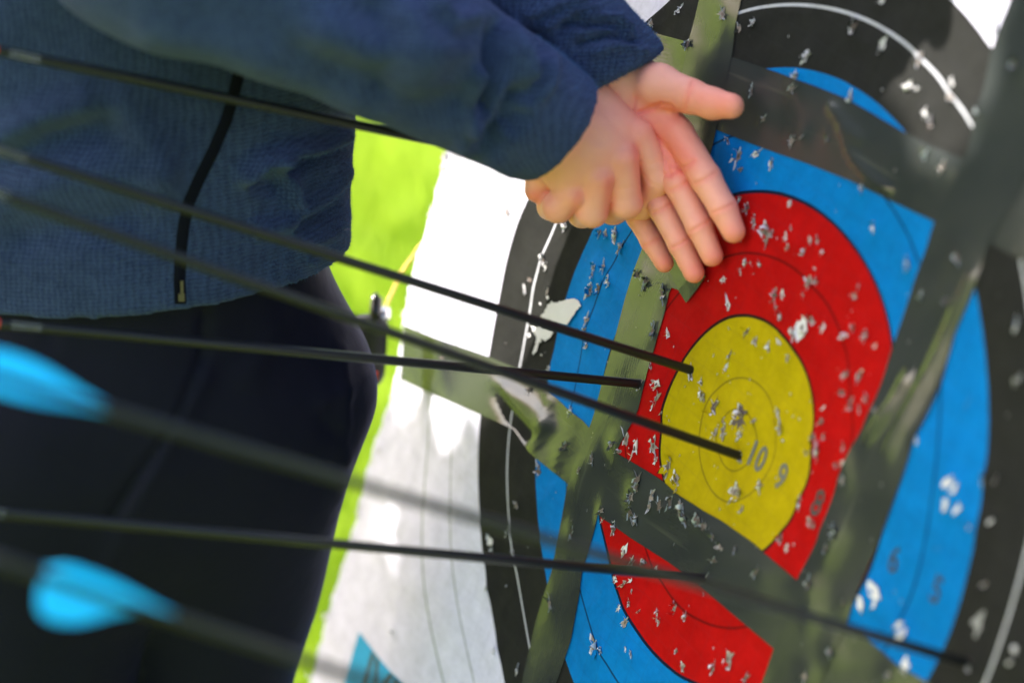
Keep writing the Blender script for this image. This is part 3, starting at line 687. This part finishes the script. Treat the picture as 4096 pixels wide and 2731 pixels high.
# --- right hand, a fist around arrow D, back of the hand to the camera
E_, D_, Lf_, _, _ = AR['D']
def at_arrow(px):                                        # depth of arrow D at a picture column
    ts = np.linspace(0, Lf_, 400); q = E_[None]+ts[:, None]*D_[None]; X, _ = proj(q); return q[np.argmin(abs(X-px)), 2]
ZF = at_arrow(2330)
def FH(px, py, dz): z = ZF+dz; return pix(px, py, z)
Fd = Field((-6, -23, ZF-12), (13, -4, ZF+7), .1)
wr = FH(2195, 500, -2.6); fa = pix(1850, 320, 159.)
print('ZF', ZF)
palm = None
for (x, y, dz, r) in ((2545,540,-1.4,62), (2480,632,-2.3,64), (2388,706,-2.4,64), (2290,768,-1.8,60)):
    b = FH(x, y, dz); d = Fd.cone(wr, b, 2.35, px2cm(r, b[2])); palm = d if palm is None else smin(palm, d, 1.1)
palm = smin(palm, Fd.cone(FH(2200, 640, .6), FH(2400, 640, .8), 1.6, 1.5), 1.)
palm = smin(palm, Fd.cone(FH(2180, 600, -.2), FH(2150, 760, .5), 1.2, .85), .8)
palm = smin(palm, Fd.cone(FH(2300, 400, -1.4), FH(2500, 545, -.9), 1.5, 1.1), .9)
palm = smin(palm, Fd.cone(FH(2235, 640, -1.2), FH(2300, 760, -1.2), 1.6, 1.0), .9)
palm = smin(palm, Fd.cone(wr, fa+np.array([0, 0, 1.0]), 2.5, 2.0), 1.)
palm = smin(palm, Fd.cone(FH(2370, 365, -1.2), FH(2560, 570, -.2), 1.0, .95), .9)   # thumb side web
fist = {'index': [(2552,545,-1.5,66),(2632,715,-.6,62),(2566,815,1.2,62),(2470,720,2.0,52)],
        'middle': [(2488,640,-2.4,68),(2505,812,-1.2,63),(2452,835,1.1,62),(2380,730,2.0,52)],
        'ring': [(2392,715,-2.5,68),(2368,846,-1.3,63),(2330,850,1.0,60),(2290,740,1.8,50)],
        'pinky': [(2296,775,-2.0,62),(2232,828,-1.0,62),(2205,825,.9,55),(2200,740,1.6,48)]}
fu = None; JP = []
for nme, js in fist.items():
    d, pts = chain(Fd, js, .3, 1., FH); JP += pts[:2]; fu = d if fu is None else smin(fu, d, .08)
D = smin(palm, fu, .28)
thumb, pts = chain(Fd, [(2330,420,.4,85),(2480,560,1.6,75),(2570,700,2.2,66),(2560,760,2.6,55)], .35, 1., FH)
D = smin(D, thumb, .3)
V, Fc = Fd.nets(D); V = laplace(V, Fc, 1, .5); Nn = normals(V, Fc)
if (Nn*(V-V.mean(0))).sum() < 0: Nn = -Nn; Fc = Fc[:, ::-1]
fc = [([(2545,590),(2556,690),(2580,800)], -.03, 14), ([(2440,730),(2434,800),(2432,860)], -.03, 14), ([(2318,780),(2300,830),(2290,860)], -.03, 14),
      ([(2400,560),(2300,470)], -.06, 26), ([(2480,520),(2400,420)], -.05, 22), ([(2330,600),(2270,520)], -.05, 22), ([(2600,660),(2660,640)], -.03, 6), ([(2470,760),(2540,748)], -.03, 6), ([(2575,700),(2600,735),(2640,745)], -.03, 5)]
V2 = strokes(V, Nn, fc)
px, py = proj(V); red = np.zeros(len(V))
for pl, a, w_ in fc[:3]: red += .45*np.exp(-(segdist(px, py, np.array(pl, float))/22)**2)
for (x, y, r_, a_) in ((2560,530,60,.4), (2495,635,60,.4), (2405,720,60,.35), (2300,780,55,.3), (2135,790,35,.9), (2200,845,40,.2)): red += a_*np.exp(-((px-x)**2+(py-y)**2)/r_**2)
parts.append((V2, Fc, np.clip(red+.22, 0, 1)))
# --- rest of the body (head, neck, torso, arms, legs) in one coarser field
neck = sh+U*3; head = sh+U*19-dep*2.5; fr = -dep
hp = lambda x, y, z: head+lat*x+U*y+fr*z
lo = np.array([-62, -95, 105.]); hi = np.array([22, 8, 190.])
Fd = Field(lo, hi, .55)
D = Fd.ell(C0+U*1, sh-U*3, lat, 1.3, dep, .85, 8.2, 10.5)
D = smin(D, Fd.cone(ShR, ShL, 5.5, 5.5), 3)
D = smin(D, Fd.cone(neck-U*2, head-U*6+dep*1, 5.6, 5.2), 2.5)
D = smin(D, Fd.ell(head-U*1.5, head+U*3.5, lat, .88, dep, 1.08, 7.6, 8.6), 1.5)
D = smin(D, Fd.cone(hp(0, -5, 2), hp(0, -7.5, 5.0), 4.4, 2.6), 2.)          # jaw and chin
D = smin(D, Fd.cone(hp(0, 1.5, 7.9), hp(0, -2.3, 9.6), .8, 1.35), .7)        # nose
D = smin(D, Fd.cone(hp(-2.6, 3.3, 7.4), hp(2.6, 3.3, 7.4), .9, .9), .8)      # brow
for sx in (-1, 1):
    D = smin(D, Fd.ell(hp(sx*7.3, -2.3, -1), hp(sx*7.6, 1.8, -1.6), lat, .4, dep, 1., 1.7, 2.1), .4)
    D = np.maximum(D, -Fd.cone(hp(sx*3.1, 1.3, 9.0), hp(sx*3.1, 1.3, 9.2), 1.35, 1.35))
    D = np.minimum(D, Fd.cone(hp(sx*3.1, 1.2, 7.0), hp(sx*3.1, 1.2, 7.05), 1.3, 1.3))
D = smin(D, Fd.cone(hp(-1.7, -4.6, 7.4), hp(1.7, -4.6, 7.4), .75, .75), .3); D = np.maximum(D, -Fd.cone(hp(-2, -5.05, 8.6), hp(2, -5.05, 8.6), .3, .3))
D = smin(D, Fd.cone(ShR, ElR, 5, 4.2), 2); D = smin(D, Fd.cone(ElR, ElR+(WrR-ElR)*.7, 4.0, 2.6), 1)
D = smin(D, Fd.cone(ShL, ElL, 5, 4.2), 2); D = smin(D, Fd.cone(ElL, ElL+(WrL-ElL)*.7, 4.0, 2.4), 1)
V, Fc = Fd.nets(D); V = laplace(V, Fc, 2, .5); Nn = normals(V, Fc)
if (Nn*(V-V.mean(0))).sum() < 0: Fc = Fc[:, ::-1]
parts.append((V, Fc, np.full(len(V), .15)))
# legs
KnL = C0+lat*8-U*48-dep*4; AnL = C0+lat*6-U*93+dep*2; KnR = C0-lat*12-U*48-dep*7; AnR = C0-lat*14-U*93-dep*2
HL, HR = C0+lat*8-U*4, C0-lat*8-U*4
def fit_leg():                                           # knee of the near leg set from its outline in the photograph
    return pix(745, 3050, 196.), pix(150, 3150, 190.)
KnL, KnR = fit_leg(); AnL = KnL-U*44+e2*5-e1*2; AnR = KnR-U*44+e2*2-e1*2
Fd = Field((-62, -15, 150), (5, 110, 245), .9)
D = Fd.cone(C0, C0-U*5, 7, 7)
for h_, k_, a_ in ((HL, KnL, AnL), (HR, KnR, AnR)):
    D = smin(D, Fd.cone(h_, k_, 6.5, 4.5), 1.5); D = smin(D, Fd.cone(k_, a_, 5, 3.4), 1); D = smin(D, Fd.cone(a_, a_-U*3-dep*14, 3.2, 2.6), 1)
V, Fc = Fd.nets(D); Nn = normals(V, Fc)
if (Nn*(V-V.mean(0))).sum() < 0: Fc = Fc[:, ::-1]
parts.append((V, Fc, np.zeros(len(V))))
V, Fc, red = joined(parts)
body = mesh('body', W(V), Fc, M['skin'], person)
at_ = body.data.attributes.new('red', 'FLOAT', 'POINT'); at_.data.foreach_set('value', red.astype(np.float32))
# eyes, hair
def ball(c, r, seg=16, sq=(1, 1, 1)):
    V = []; Fc = []
    for i in range(seg+1):
        th = math.pi*i/seg
        for k in range(seg): ph = 2*math.pi*k/seg; V.append(np.array(c)+r*np.array([math.sin(th)*math.cos(ph)*sq[0], math.sin(th)*math.sin(ph)*sq[1], math.cos(th)*sq[2]]))
    for i in range(seg):
        for k in range(seg): Fc.append((i*seg+k, (i+1)*seg+k, (i+1)*seg+(k+1) % seg, i*seg+(k+1) % seg))
    return V, Fc
for sx in (-1, 1):
    Vv, Ff = ball(hp(sx*3.1, 1.2, 7.35), 1.05); e_ = mesh('eye', W(np.array(Vv)), Ff, simple('eye_white', (.8, .78, .75), .2), person)
    Vv, Ff = ball(hp(sx*3.1, 1.2, 8.0), .5); mesh('iris', W(np.array(Vv)), Ff, simple('iris_brown', (.06, .03, .015), .15), e_)
Fd = Field(head-14, head+14, .45)
D = smin(Fd.ell(head-U*.5+dep*.8, head+U*4.2+dep*.5, lat, .92, dep, 1.08, 8.3, 9.0), Fd.cone(head-U*4+dep*6, head-U*7+dep*6.5, 4.5, 3.5), 2.)
D = np.maximum(D, -Fd.ell(hp(0, -6, 9.5), hp(0, 2.2, 9.5), lat, 1.0, dep, 1.1, 7., 5.8))
V, Fc = Fd.nets(D); V = laplace(V, Fc, 2); Nn = normals(V, Fc)
if (Nn*(V-V.mean(0))).sum() < 0: Fc = Fc[:, ::-1]; Nn = -Nn
mesh('hair', W(V), Fc, M['hair'], person)

# --- jacket
Fd = Field((-62, -60, 120), (14, 12, 197), .3)
tor = Fd.ell(C0-U*12, sh-U*6, lat, 1.0, dep, .70, 15.6, 16.6)
D = smin(tor, Fd.cone(ShR, ShL, 7.3, 7.3), 4)
D = smin(D, Fd.cone(neck-U*1, neck+U*5, 7.2, 6.6), 2)
D = np.maximum(D, -Fd.cone(neck+U*1, neck+U*12, 5.6, 5.6))
D = np.maximum(D, Fd.plane(C0+U*3.3, -U))                # hem
SR = smin(Fd.cone(ShR, ElR, 7.6, 7.2), Fd.cone(ElR, MidR, 7.2, 5.2), 2.)
SR = smin(SR, Fd.cone(MidR, WrR, 5.2, 4.05), 1.)
axR = WrR-MidR; axR /= np.linalg.norm(axR)
cutR = pix(2230, 545, 164.); cn = axR+np.array([.12, .25, -.15]); SR = np.maximum(SR, Fd.plane(cutR, cn))
SLv = smin(Fd.cone(ShL, ElL, 7.4, 6.8), Fd.cone(ElL, WrL, 6.4, 4.3), 2.)
axL = WrL-ElL; axL /= np.linalg.norm(axL)
cutL = pix(2530, 290, 176.); SLv = np.maximum(SLv, Fd.plane(pix(2522, 292, 176.), np.array([.48, .87, .05])))
D = np.minimum(smin(D, SLv, .9), SR)
V, Fc = Fd.nets(D); V = laplace(V, Fc, 2, .5); Nn = normals(V, Fc)
if (Nn*(V-V.mean(0))).sum() < 0: Nn = -Nn; Fc = Fc[:, ::-1]
px, py = proj(V)
def pdist(a, b):
    ab = b-a; h = np.clip(((V-a)@ab)/(ab@ab), 0, 1); return np.linalg.norm(V-a-h[:, None]*ab, axis=1)
isR = (np.minimum(np.minimum(pdist(ShR, ElR), pdist(ElR, MidR))-7.2, pdist(MidR, WrR)-5) < .6) & (py < 800)
isR &= ~((pdist(ElL, WrL) < 5.5) & (px > 1500) & (px > 2150) & (V[:, 2] > 166) & (py < 330-.0*px) & (pdist(MidR, WrR) > 4.6))
torso_m = ~isR & (px < 1500)
# broad cloth folds
nz = np.zeros(len(V))
for _ in range(14):
    k = rng.normal(0, 1, 3); k /= np.linalg.norm(k); wl = rng.uniform(5, 14); nz += .035*wl/8*np.sin((V@k)*2*math.pi/wl+rng.uniform(0, 6.28)+1.2*np.sin((V@np.roll(k, 1))*.35))
V = V+Nn*nz[:, None]
tf = [([(978,705),(1036,647),(1161,597),(1290,592),(1376,547)], .55, 26), ([(1395,600),(1340,605),(1244,640),(1161,680)], -.45, 24), ([(1100,640),(1161,715),(1172,800)], .35, 22),
      ([(1040,730),(1100,740)], -.3, 34), ([(1395,690),(1330,760),(1244,820),(1136,895),(1036,912)], .38, 26), ([(1400,760),(1320,840),(1200,890)], -.3, 24), ([(1412,850),(1327,937),(1202,975)], .28, 26),
      ([(1410,930),(1340,1010),(1230,1040)], .22, 24), ([(0,560),(150,470),(320,420)], .4, 60), ([(0,640),(200,560),(400,520)], -.35, 60), ([(0,800),(300,700),(640,690)], .25, 70), ([(100,950),(500,880)], -.2, 60), ([(480,420),(620,600),(640,760)], .2, 60)]
tf = [(p_, a_*2.6, w_*1.25) for p_, a_, w_ in tf]; V = strokes(V, Nn, tf, torso_m)
sf = [([(1740,20),(1790,90),(1880,70)], .35, 24), ([(1640,60),(1700,150),(1830,200)], .2, 40), ([(1995,110),(1980,290),(1938,450)], -.55, 26), ([(1925,300),(1906,420),(1900,520)], .35, 18), ([(2040,110),(2070,220),(2110,310)], .45, 20),
      ([(2080,380),(2020,510),(1925,610)], -.45, 24), ([(2110,147),(2180,195)], -.3, 20), ([(2205,235),(2180,340),(2120,430)], .3, 20), ([(2150,300),(2130,420),(2060,520)], -.25, 18), ([(1850,420),(1700,470),(1550,440)], -.3, 50), ([(1300,120),(1500,200),(1700,230)], .3, 60),
      ([(1200,250),(1450,340)], -.3, 60), ([(1850,600),(1960,640),(2040,700)], .25, 22), ([(600,150),(900,200),(1200,300)], .2, 60), ([(1500,60),(1560,260),(1500,420)], -.25, 50)]
sf = [(p_, a_*3.1, w_*1.5) for p_, a_, w_ in sf]; V = strokes(V, Nn, sf, isR)
lf = [([(2350,72),(2419,66),(2474,75),(2516,112)], .38, 13), ([(2250,95),(2330,105),(2430,100),(2490,130)], -.4, 12), ([(2300,130),(2400,118),(2470,128),(2520,145)], .25, 12), ([(2250,210),(2350,172),(2419,148),(2474,150),(2540,168)], -.45, 12), ([(2330,240),(2420,190),(2500,180),(2580,205)], .25, 18),
      ([(2110,60),(2220,20),(2330,-10)], .35, 18), ([(2180,110),(2300,40),(2380,30)], .3, 16), ([(2240,130),(2300,80)], -.3, 16)]
lf = [(p_, a_*1.5, w_) for p_, a_, w_ in lf]; V = strokes(V, Nn, lf, (~isR) & (px > 1900))
jacket = mesh('jacket', W(V), Fc, M['fleece'], person)
# raised pile of the fleece, as short fibres where it is close and sharp
ctr = V[Fc].mean(1); fn_ = np.cross(V[Fc[:, 2]]-V[Fc[:, 0]], V[Fc[:, 3]]-V[Fc[:, 1]]); fn_ /= np.linalg.norm(fn_, axis=1, keepdims=True)+1e-9
fx, fy = proj(ctr); ok = (((fx > 1050) & (fx < 1440) & (fy > 480) & (fy < 1200)) | ((fx > 2150) & (fx < 2640) & (fy > -60) & (fy < 400) & (ctr[:, 2] > 160))) & ((fn_*ctr).sum(1) < 45)
ids = np.where(ok)[0]; FV = []; FF = []
for i in ids:
    for _ in range(3):
        w4 = rng.dirichlet([1, 1, 1, 1]); p_ = w4@V[Fc[i]]; d_ = fn_[i]+rng.normal(0, .55, 3); d_ /= np.linalg.norm(d_); sd = np.cross(d_, rng.normal(0, 1, 3)); sd /= np.linalg.norm(sd)
        L = rng.uniform(.1, .26); k = len(FV); FV += [p_-sd*.012, p_+sd*.012, p_+d_*L+rng.normal(0, .04, 3)]; FF.append((k, k+1, k+2))
mesh('fleece_pile', W(np.array(FV)), FF, simple('blue_fibre', (.05, .12, .27), .9, var=.4), jacket, smooth=False, kind='stuff')
print('fibres', len(FF))
# zip, laid on the cloth
bvh = BVHTree.FromPolygons([Vector(x) for x in V.tolist()], [list(map(int, f)) for f in Fc])
def onjacket(px, py, lift=.0, near=150.):
    d = pix(px, py, 1.); d /= np.linalg.norm(d); o_ = d*near/d[2]
    hit = bvh.ray_cast(Vector(o_.tolist()), Vector(d.tolist()))
    if hit[0] is None: return None
    n_ = np.array(hit[1]); n_ = -n_ if n_@d > 0 else n_
    return np.array(hit[0])+n_*lift
def ribbon(cpl, wpx, lift, n=60, cols=5, near=157.):
    c = resample(cpl, n); V = []; ok = []
    tg = np.gradient(c, axis=0); tg /= np.linalg.norm(tg, axis=1, keepdims=True); nr = np.stack([-tg[:, 1], tg[:, 0]], 1)
    last = None
    for i in range(n):
        for k in range(cols):
            q = c[i]+nr[i]*wpx*(k/(cols-1)-.5); p_ = onjacket(q[0], q[1], lift*(1 if 0 < k < cols-1 else .1), near)
            if p_ is None: p_ = last
            V.append(p_); last = p_
    Fc_ = [(i*cols+j, i*cols+j+1, (i+1)*cols+j+1, (i+1)*cols+j) for i in range(n-1) for j in range(cols-1)]
    return np.array(V), Fc_
zl = [(955,290),(935,380),(905,480),(855,600),(795,720),(755,810),(735,900),(722,1020),(718,1120),(722,1215)]
Vz, Fz = ribbon(zl, 48, .06); zp = mesh('zip', W(Vz), Fz, M['zip'], person)
for off in (-60, 58):
    Vz, Fz = ribbon([(x+off, y) for x, y in zl], 7, -.05, cols=3); mesh('seam', W(Vz), Fz, M['zip'], zp)
def boxat(c, ex, ey, ez, sx, sy, sz):
    V = [c+ex*sx*a+ey*sy*b+ez*sz*d_ for a in (-1, 1) for b in (-1, 1) for d_ in (-1, 1)]
    return V, [(0, 1, 3, 2), (4, 6, 7, 5), (0, 4, 5, 1), (2, 3, 7, 6), (0, 2, 6, 4), (1, 5, 7, 3)]
zc = onjacket(722, 1185, .22, 157.)
if zc is not None:
    V1, F1 = boxat(zc, e1, U, e2, .2, .26, .1); V2_, F2 = boxat(zc+U*.75+e1*.05-e2*.1, e1, U, e2, .1, .45, .05)
    mesh('slider', W(np.array(V1)), F1, M['brass'], zp, smooth=False); mesh('pull_tab', W(np.array(V2_)), F2, M['brass'], zp, smooth=False)

# --- trousers
Fd = Field((-62, -25, 150), (8, 112, 240), .5)
D = Fd.ell(C0+U*8, C0-U*9, lat, 1.0, dep, .70, 13.6, 15.4)
kr = [(HL, KnL, AnL, 9.3, 6.6), (HR, KnR, AnR, 9.6, 7.0)]
L_ = None
for h_, k_, a_, r1, r2 in kr:
    d = smin(Fd.cone(h_-U*4, k_, r1, r2), Fd.cone(k_, a_, r2, 5.4), 2); L_ = d if L_ is None else np.minimum(L_, d)
D = smin(D, L_, 3.); D = np.maximum(D, Fd.plane(C0+U*8, U))
for _, _, a_, _, _ in kr: pass
V, Fc = Fd.nets(D); V = laplace(V, Fc, 2, .5); Nn = normals(V, Fc)
if (Nn*(V-V.mean(0))).sum() < 0: Nn = -Nn; Fc = Fc[:, ::-1]
nz = np.zeros(len(V))
for _ in range(10):
    k = rng.normal(0, 1, 3); k /= np.linalg.norm(k); wl = rng.uniform(7, 18); nz += .05*wl/9*np.sin((V@k)*2*math.pi/wl+rng.uniform(0, 6.28))
V = V+Nn*nz[:, None]
V = strokes(V, Nn, [([(820,1260),(815,1420),(720,1640),(640,1780),(440,2080)], -.5, 22), ([(800,1500),(640,1800),(420,2300)], .35, 45), ([(1370,1400),(1380,1800),(1360,2000)], .3, 30), ([(1480,1500),(1400,1560),(1300,1600)], .3, 34), ([(1400,1760),(1300,1700)], -.25, 30), ([(200,1300),(190,1400)], -.3, 14), ([(1100,1300),(1000,1500)], .3, 60), ([(1430,1800),(1370,1860)], .25, 24)])
mesh('trousers', W(V), Fc, M['trouser'], person)
for a_ in (AnL, AnR):
    s0 = W(a_)[0]; fd_ = np.array(Wd(-dep)); fd_[2] = 0; fd_ /= np.linalg.norm(fd_)
    zz = s0[2]
    Fq = Field(np.array([s0[0]-.3, s0[1]-.3, 0])*100, np.array([s0[0]+.3, s0[1]+.3, .2])*100, .8)
    b0 = np.array([s0[0], s0[1], 0])*100; 
    dd = smin(Fq.cone(b0+[0, 0, 5.0]-fd_*3, b0+[0, 0, 4.2]+fd_*17, 4.6, 3.6), Fq.cone(b0+[0, 0, 6], b0+[0, 0, 12], 5, 5), 2)
    dd = np.maximum(dd, Fq.plane((0, 0, .4), (0, 0, -1)))
    Vs, Fs = Fq.nets(dd); Vs = laplace(Vs, Fs, 1); ns = normals(Vs, Fs)
    if (ns*(Vs-Vs.mean(0))).sum() < 0: Fs = Fs[:, ::-1]
    mesh('shoe', Vs/100, Fs, M['shoe'], person)

# ------------------------------------------------------------------ pouch, clip and bead chain behind the hip
pc = pix(1490, 1360, 198.)
pouch = empty('belt_pouch', Wv(pc), label='small black pouch with metal clip, red tag and gold bead chain beside the hip', cat='pouch')
Fq = Field(pc-6, pc+7, .15)
dd = Fq.ell(pc-U*2.6-e1*.4, pc+U*1.0, e1, 1.05, e2, .6, 1.35, 1.15); dd = smin(dd, Fq.ell(pc-U*3.2-e1*.9, pc+U*.6-e1*.8, e1, 1., e2, .6, 1.2, 1.2), .5)
Vs, Fs = Fq.nets(dd); ns = normals(Vs, Fs)
if (ns*(Vs-Vs.mean(0))).sum() < 0: Fs = Fs[:, ::-1]
mesh('pouch_body', W(Vs), Fs, M['black'], pouch)
V, Fc = tube([pix(1500, 1300, 197.), pix(1502, 1240, 197), pix(1508, 1185, 197), pix(1516, 1180, 197)], [.4, .48, .45, .3], 14); mesh('clip_lever', W(np.array(V)), Fc, simple('glossy_black', (.01, .01, .01), .12), pouch)
V, Fc = tube([pix(1548, 1228, 198), pix(1535, 1260, 198), pix(1520, 1290, 198)], [.3, .55, .5], 12); mesh('clip_jaw', W(np.array(V)), Fc, M['steel'], pouch)
V, Fc = boxat(pix(1494, 1502, 198.), e1, U, e2, .32, .3, .15); mesh('red_tag', W(np.array(V)), Fc, M['red'], pouch, smooth=False)
V, Fc = tube([pix(1480, 1420, 198.5), pix(1486, 1500, 199), pix(1470, 1575, 199)], [.7, .55, .3], 10); mesh('strap', W(np.array(V)), Fc, M['black'], pouch)
V = []; Fc = []
ch = resample([(1545,1222),(1570,1165),(1600,1100),(1640,1040),(1684,985),(1740,920)], 34)
for i, (x, y) in enumerate(ch):
    b, f_ = ball(pix(x, y, 199+i*.28), .16, 8); k = len(V); V += b; Fc += [tuple(q+k for q in g_) for g_ in f_]
mesh('bead_chain', W(np.array(V)), Fc, M['gold'], pouch)

# ------------------------------------------------------------------ the tree out of view, added to shade the butt
SWn = np.array(sw); 
lit_px = [[(1560,700),(1780,735),(1850,722),(1925,718),(1940,640),(2000,640),(2140,790),(2230,880),(2300,1090),(2270,1200),(2150,1260),(2130,1360),(2050,1420),(2000,1500),(1990,1660),(1850,1640),(1800,1600),(1560,1560),(1500,1300)],
          [(1760,1590),(1920,1640),(1860,1740),(1790,1700)], [(1570,2000),(1600,2200),(1540,2260),(1440,2190)],
          [(3600,-300),(3590,250),(3640,400),(3660,540),(3900,640),(3940,300),(3985,0),(4050,-300)], [(3330,-100),(3440,-100),(3460,250),(3390,110)]]
LIT = [[toplane(x, y) for x, y in pl] for pl in lit_px]
tbase = W([-470, 0, 70])[0]; tbase[2] = 0
added_tree = empty('added_tree', Vector(tbase.tolist()), label='leafy broadleaf tree out of view, added to shade the target', cat='added_tree')
sdir = SUN
V = []; Fc = []; nleaf = 0
VW = []
for key in 'EG':
    E_, D_, Lf_, _, _ = AR[key]
    for x in (0, 2.5, 5, 7.5):
        q = E_+D_*(Lf_+x); s_ = (N@(T-q))/(N@SUN); q = q+SUN*s_-T; VW.append((q@XA, q@YA)); print('vane window', key, VW[-1])
while nleaf < 15000:  # added leaves block the sun, gaps left where sun patches should fall
    u = random.uniform(-62, 62); v = random.uniform(-66, 62)
    if any(in_poly(u+a_, v+b_, pl) for pl in LIT for a_, b_ in ((0, 0), (2, 0), (-2, 0), (0, 2), (0, -2))) or any((u-a_)**2+(v-b_)**2 < 150 for a_, b_ in VW): continue
    dist = random.uniform(220, 320)
    c = P(u, v, 0)+sdir*dist
    a1 = np.array([random.gauss(0, 1) for _ in range(3)]); a1 = a1+0; a1 /= np.linalg.norm(a1)
    if abs(a1@sdir) > .75: continue
    b1 = np.cross(a1, sdir+np.array([random.gauss(0, .4) for _ in range(3)])); b1 /= np.linalg.norm(b1)
    L = random.uniform(1.6, 3.); k = len(V)
    for (x, y) in ((-1, 0), (-.3, .42), (.35, .36), (1, 0), (.35, -.36), (-.3, -.42)): V.append(c+a1*x*L+b1*y*L)
    Fc.append(tuple(range(k, k+6))); nleaf += 1
o_ = W([0, 0, 0])[0]; gp = []
for (x, y) in ((700, 200), (2300, 200), (2300, 3100), (700, 3100)):
    d = MW@np.array([(x-CX)/F, (y-CY)/F, 1.]); g = o_-d*o_[2]/d[2]; gp.append((g[0], g[1]))
gc = np.mean(gp, 0); gp = [tuple(gc+(np.array(q)-gc)*1.25) for q in gp]
swd = np.array(sw); nb_ = 0
t1 = np.cross(SUN, U); t1 /= np.linalg.norm(t1); t2 = np.cross(SUN, t1)
while nb_ < 7000:  # wider leaf mass added to shade the ground around the butt
    rr_ = 260*math.sqrt(random.random()); th = random.uniform(0, 6.28)
    c = T+SUN*random.uniform(560, 760)+t1*rr_*math.cos(th)+t2*rr_*math.sin(th)
    s_ = (N@(T-c))/(N@SUN); q = c+SUN*s_-T; u, v = q@XA, q@YA
    if any(in_poly(u+a_, v+b_, pl) for pl in LIT for a_, b_ in ((0, 0), (6, 0), (-6, 0), (0, 6), (0, -6))) or any((u-a_)**2+(v-b_)**2 < 300 for a_, b_ in VW): continue
    wc = W(c)[0]; g = wc-swd*wc[2]/swd[2]
    if in_poly(g[0], g[1], gp): continue
    a1 = np.array([random.gauss(0, 1) for _ in range(3)]); a1 /= np.linalg.norm(a1)
    if abs(a1@SUN) > .75: continue
    b1 = np.cross(a1, SUN+np.array([random.gauss(0, .4) for _ in range(3)])); b1 /= np.linalg.norm(b1)
    L = random.uniform(5, 8.5); k = len(V)
    for (x, y) in ((-1, 0), (-.3, .42), (.35, .36), (1, 0), (.35, -.36), (-.3, -.42)): V.append(c+a1*x*L+b1*y*L)
    Fc.append(tuple(range(k, k+6))); nb_ += 1
mesh('added_crown', W(np.array(V)), Fc, M['leaf'], added_tree, smooth=False)
tb = tbase; cc = W(P(0, 0, 0)+sdir*200)[0]
V, Fc = tube([tb, tb+[.05, 0, 1.2], tb+[.05, .03, 2.6], tb+[.1, 0, 4.2], tb+[.1, .05, 5.8]], [.22, .18, .15, .1, .04], 12); mesh('trunk', np.array(V), Fc, M['bark'], added_tree)
for q in range(9):
    u, v = random.uniform(-55, 50), random.uniform(-55, 55)
    e_ = W(P(u, v, 0)+sdir*random.uniform(240, 310))[0]; s0 = tb+np.array([.2+.02*q, 0, 1.6+.15*q]); md = (s0+e_)/2+[0, 0, .12]
    V, Fc = tube([s0, md, e_], [.035, .022, .008], 8); mesh('limb', np.array(V), Fc, M['bark'], added_tree)
print('script done')
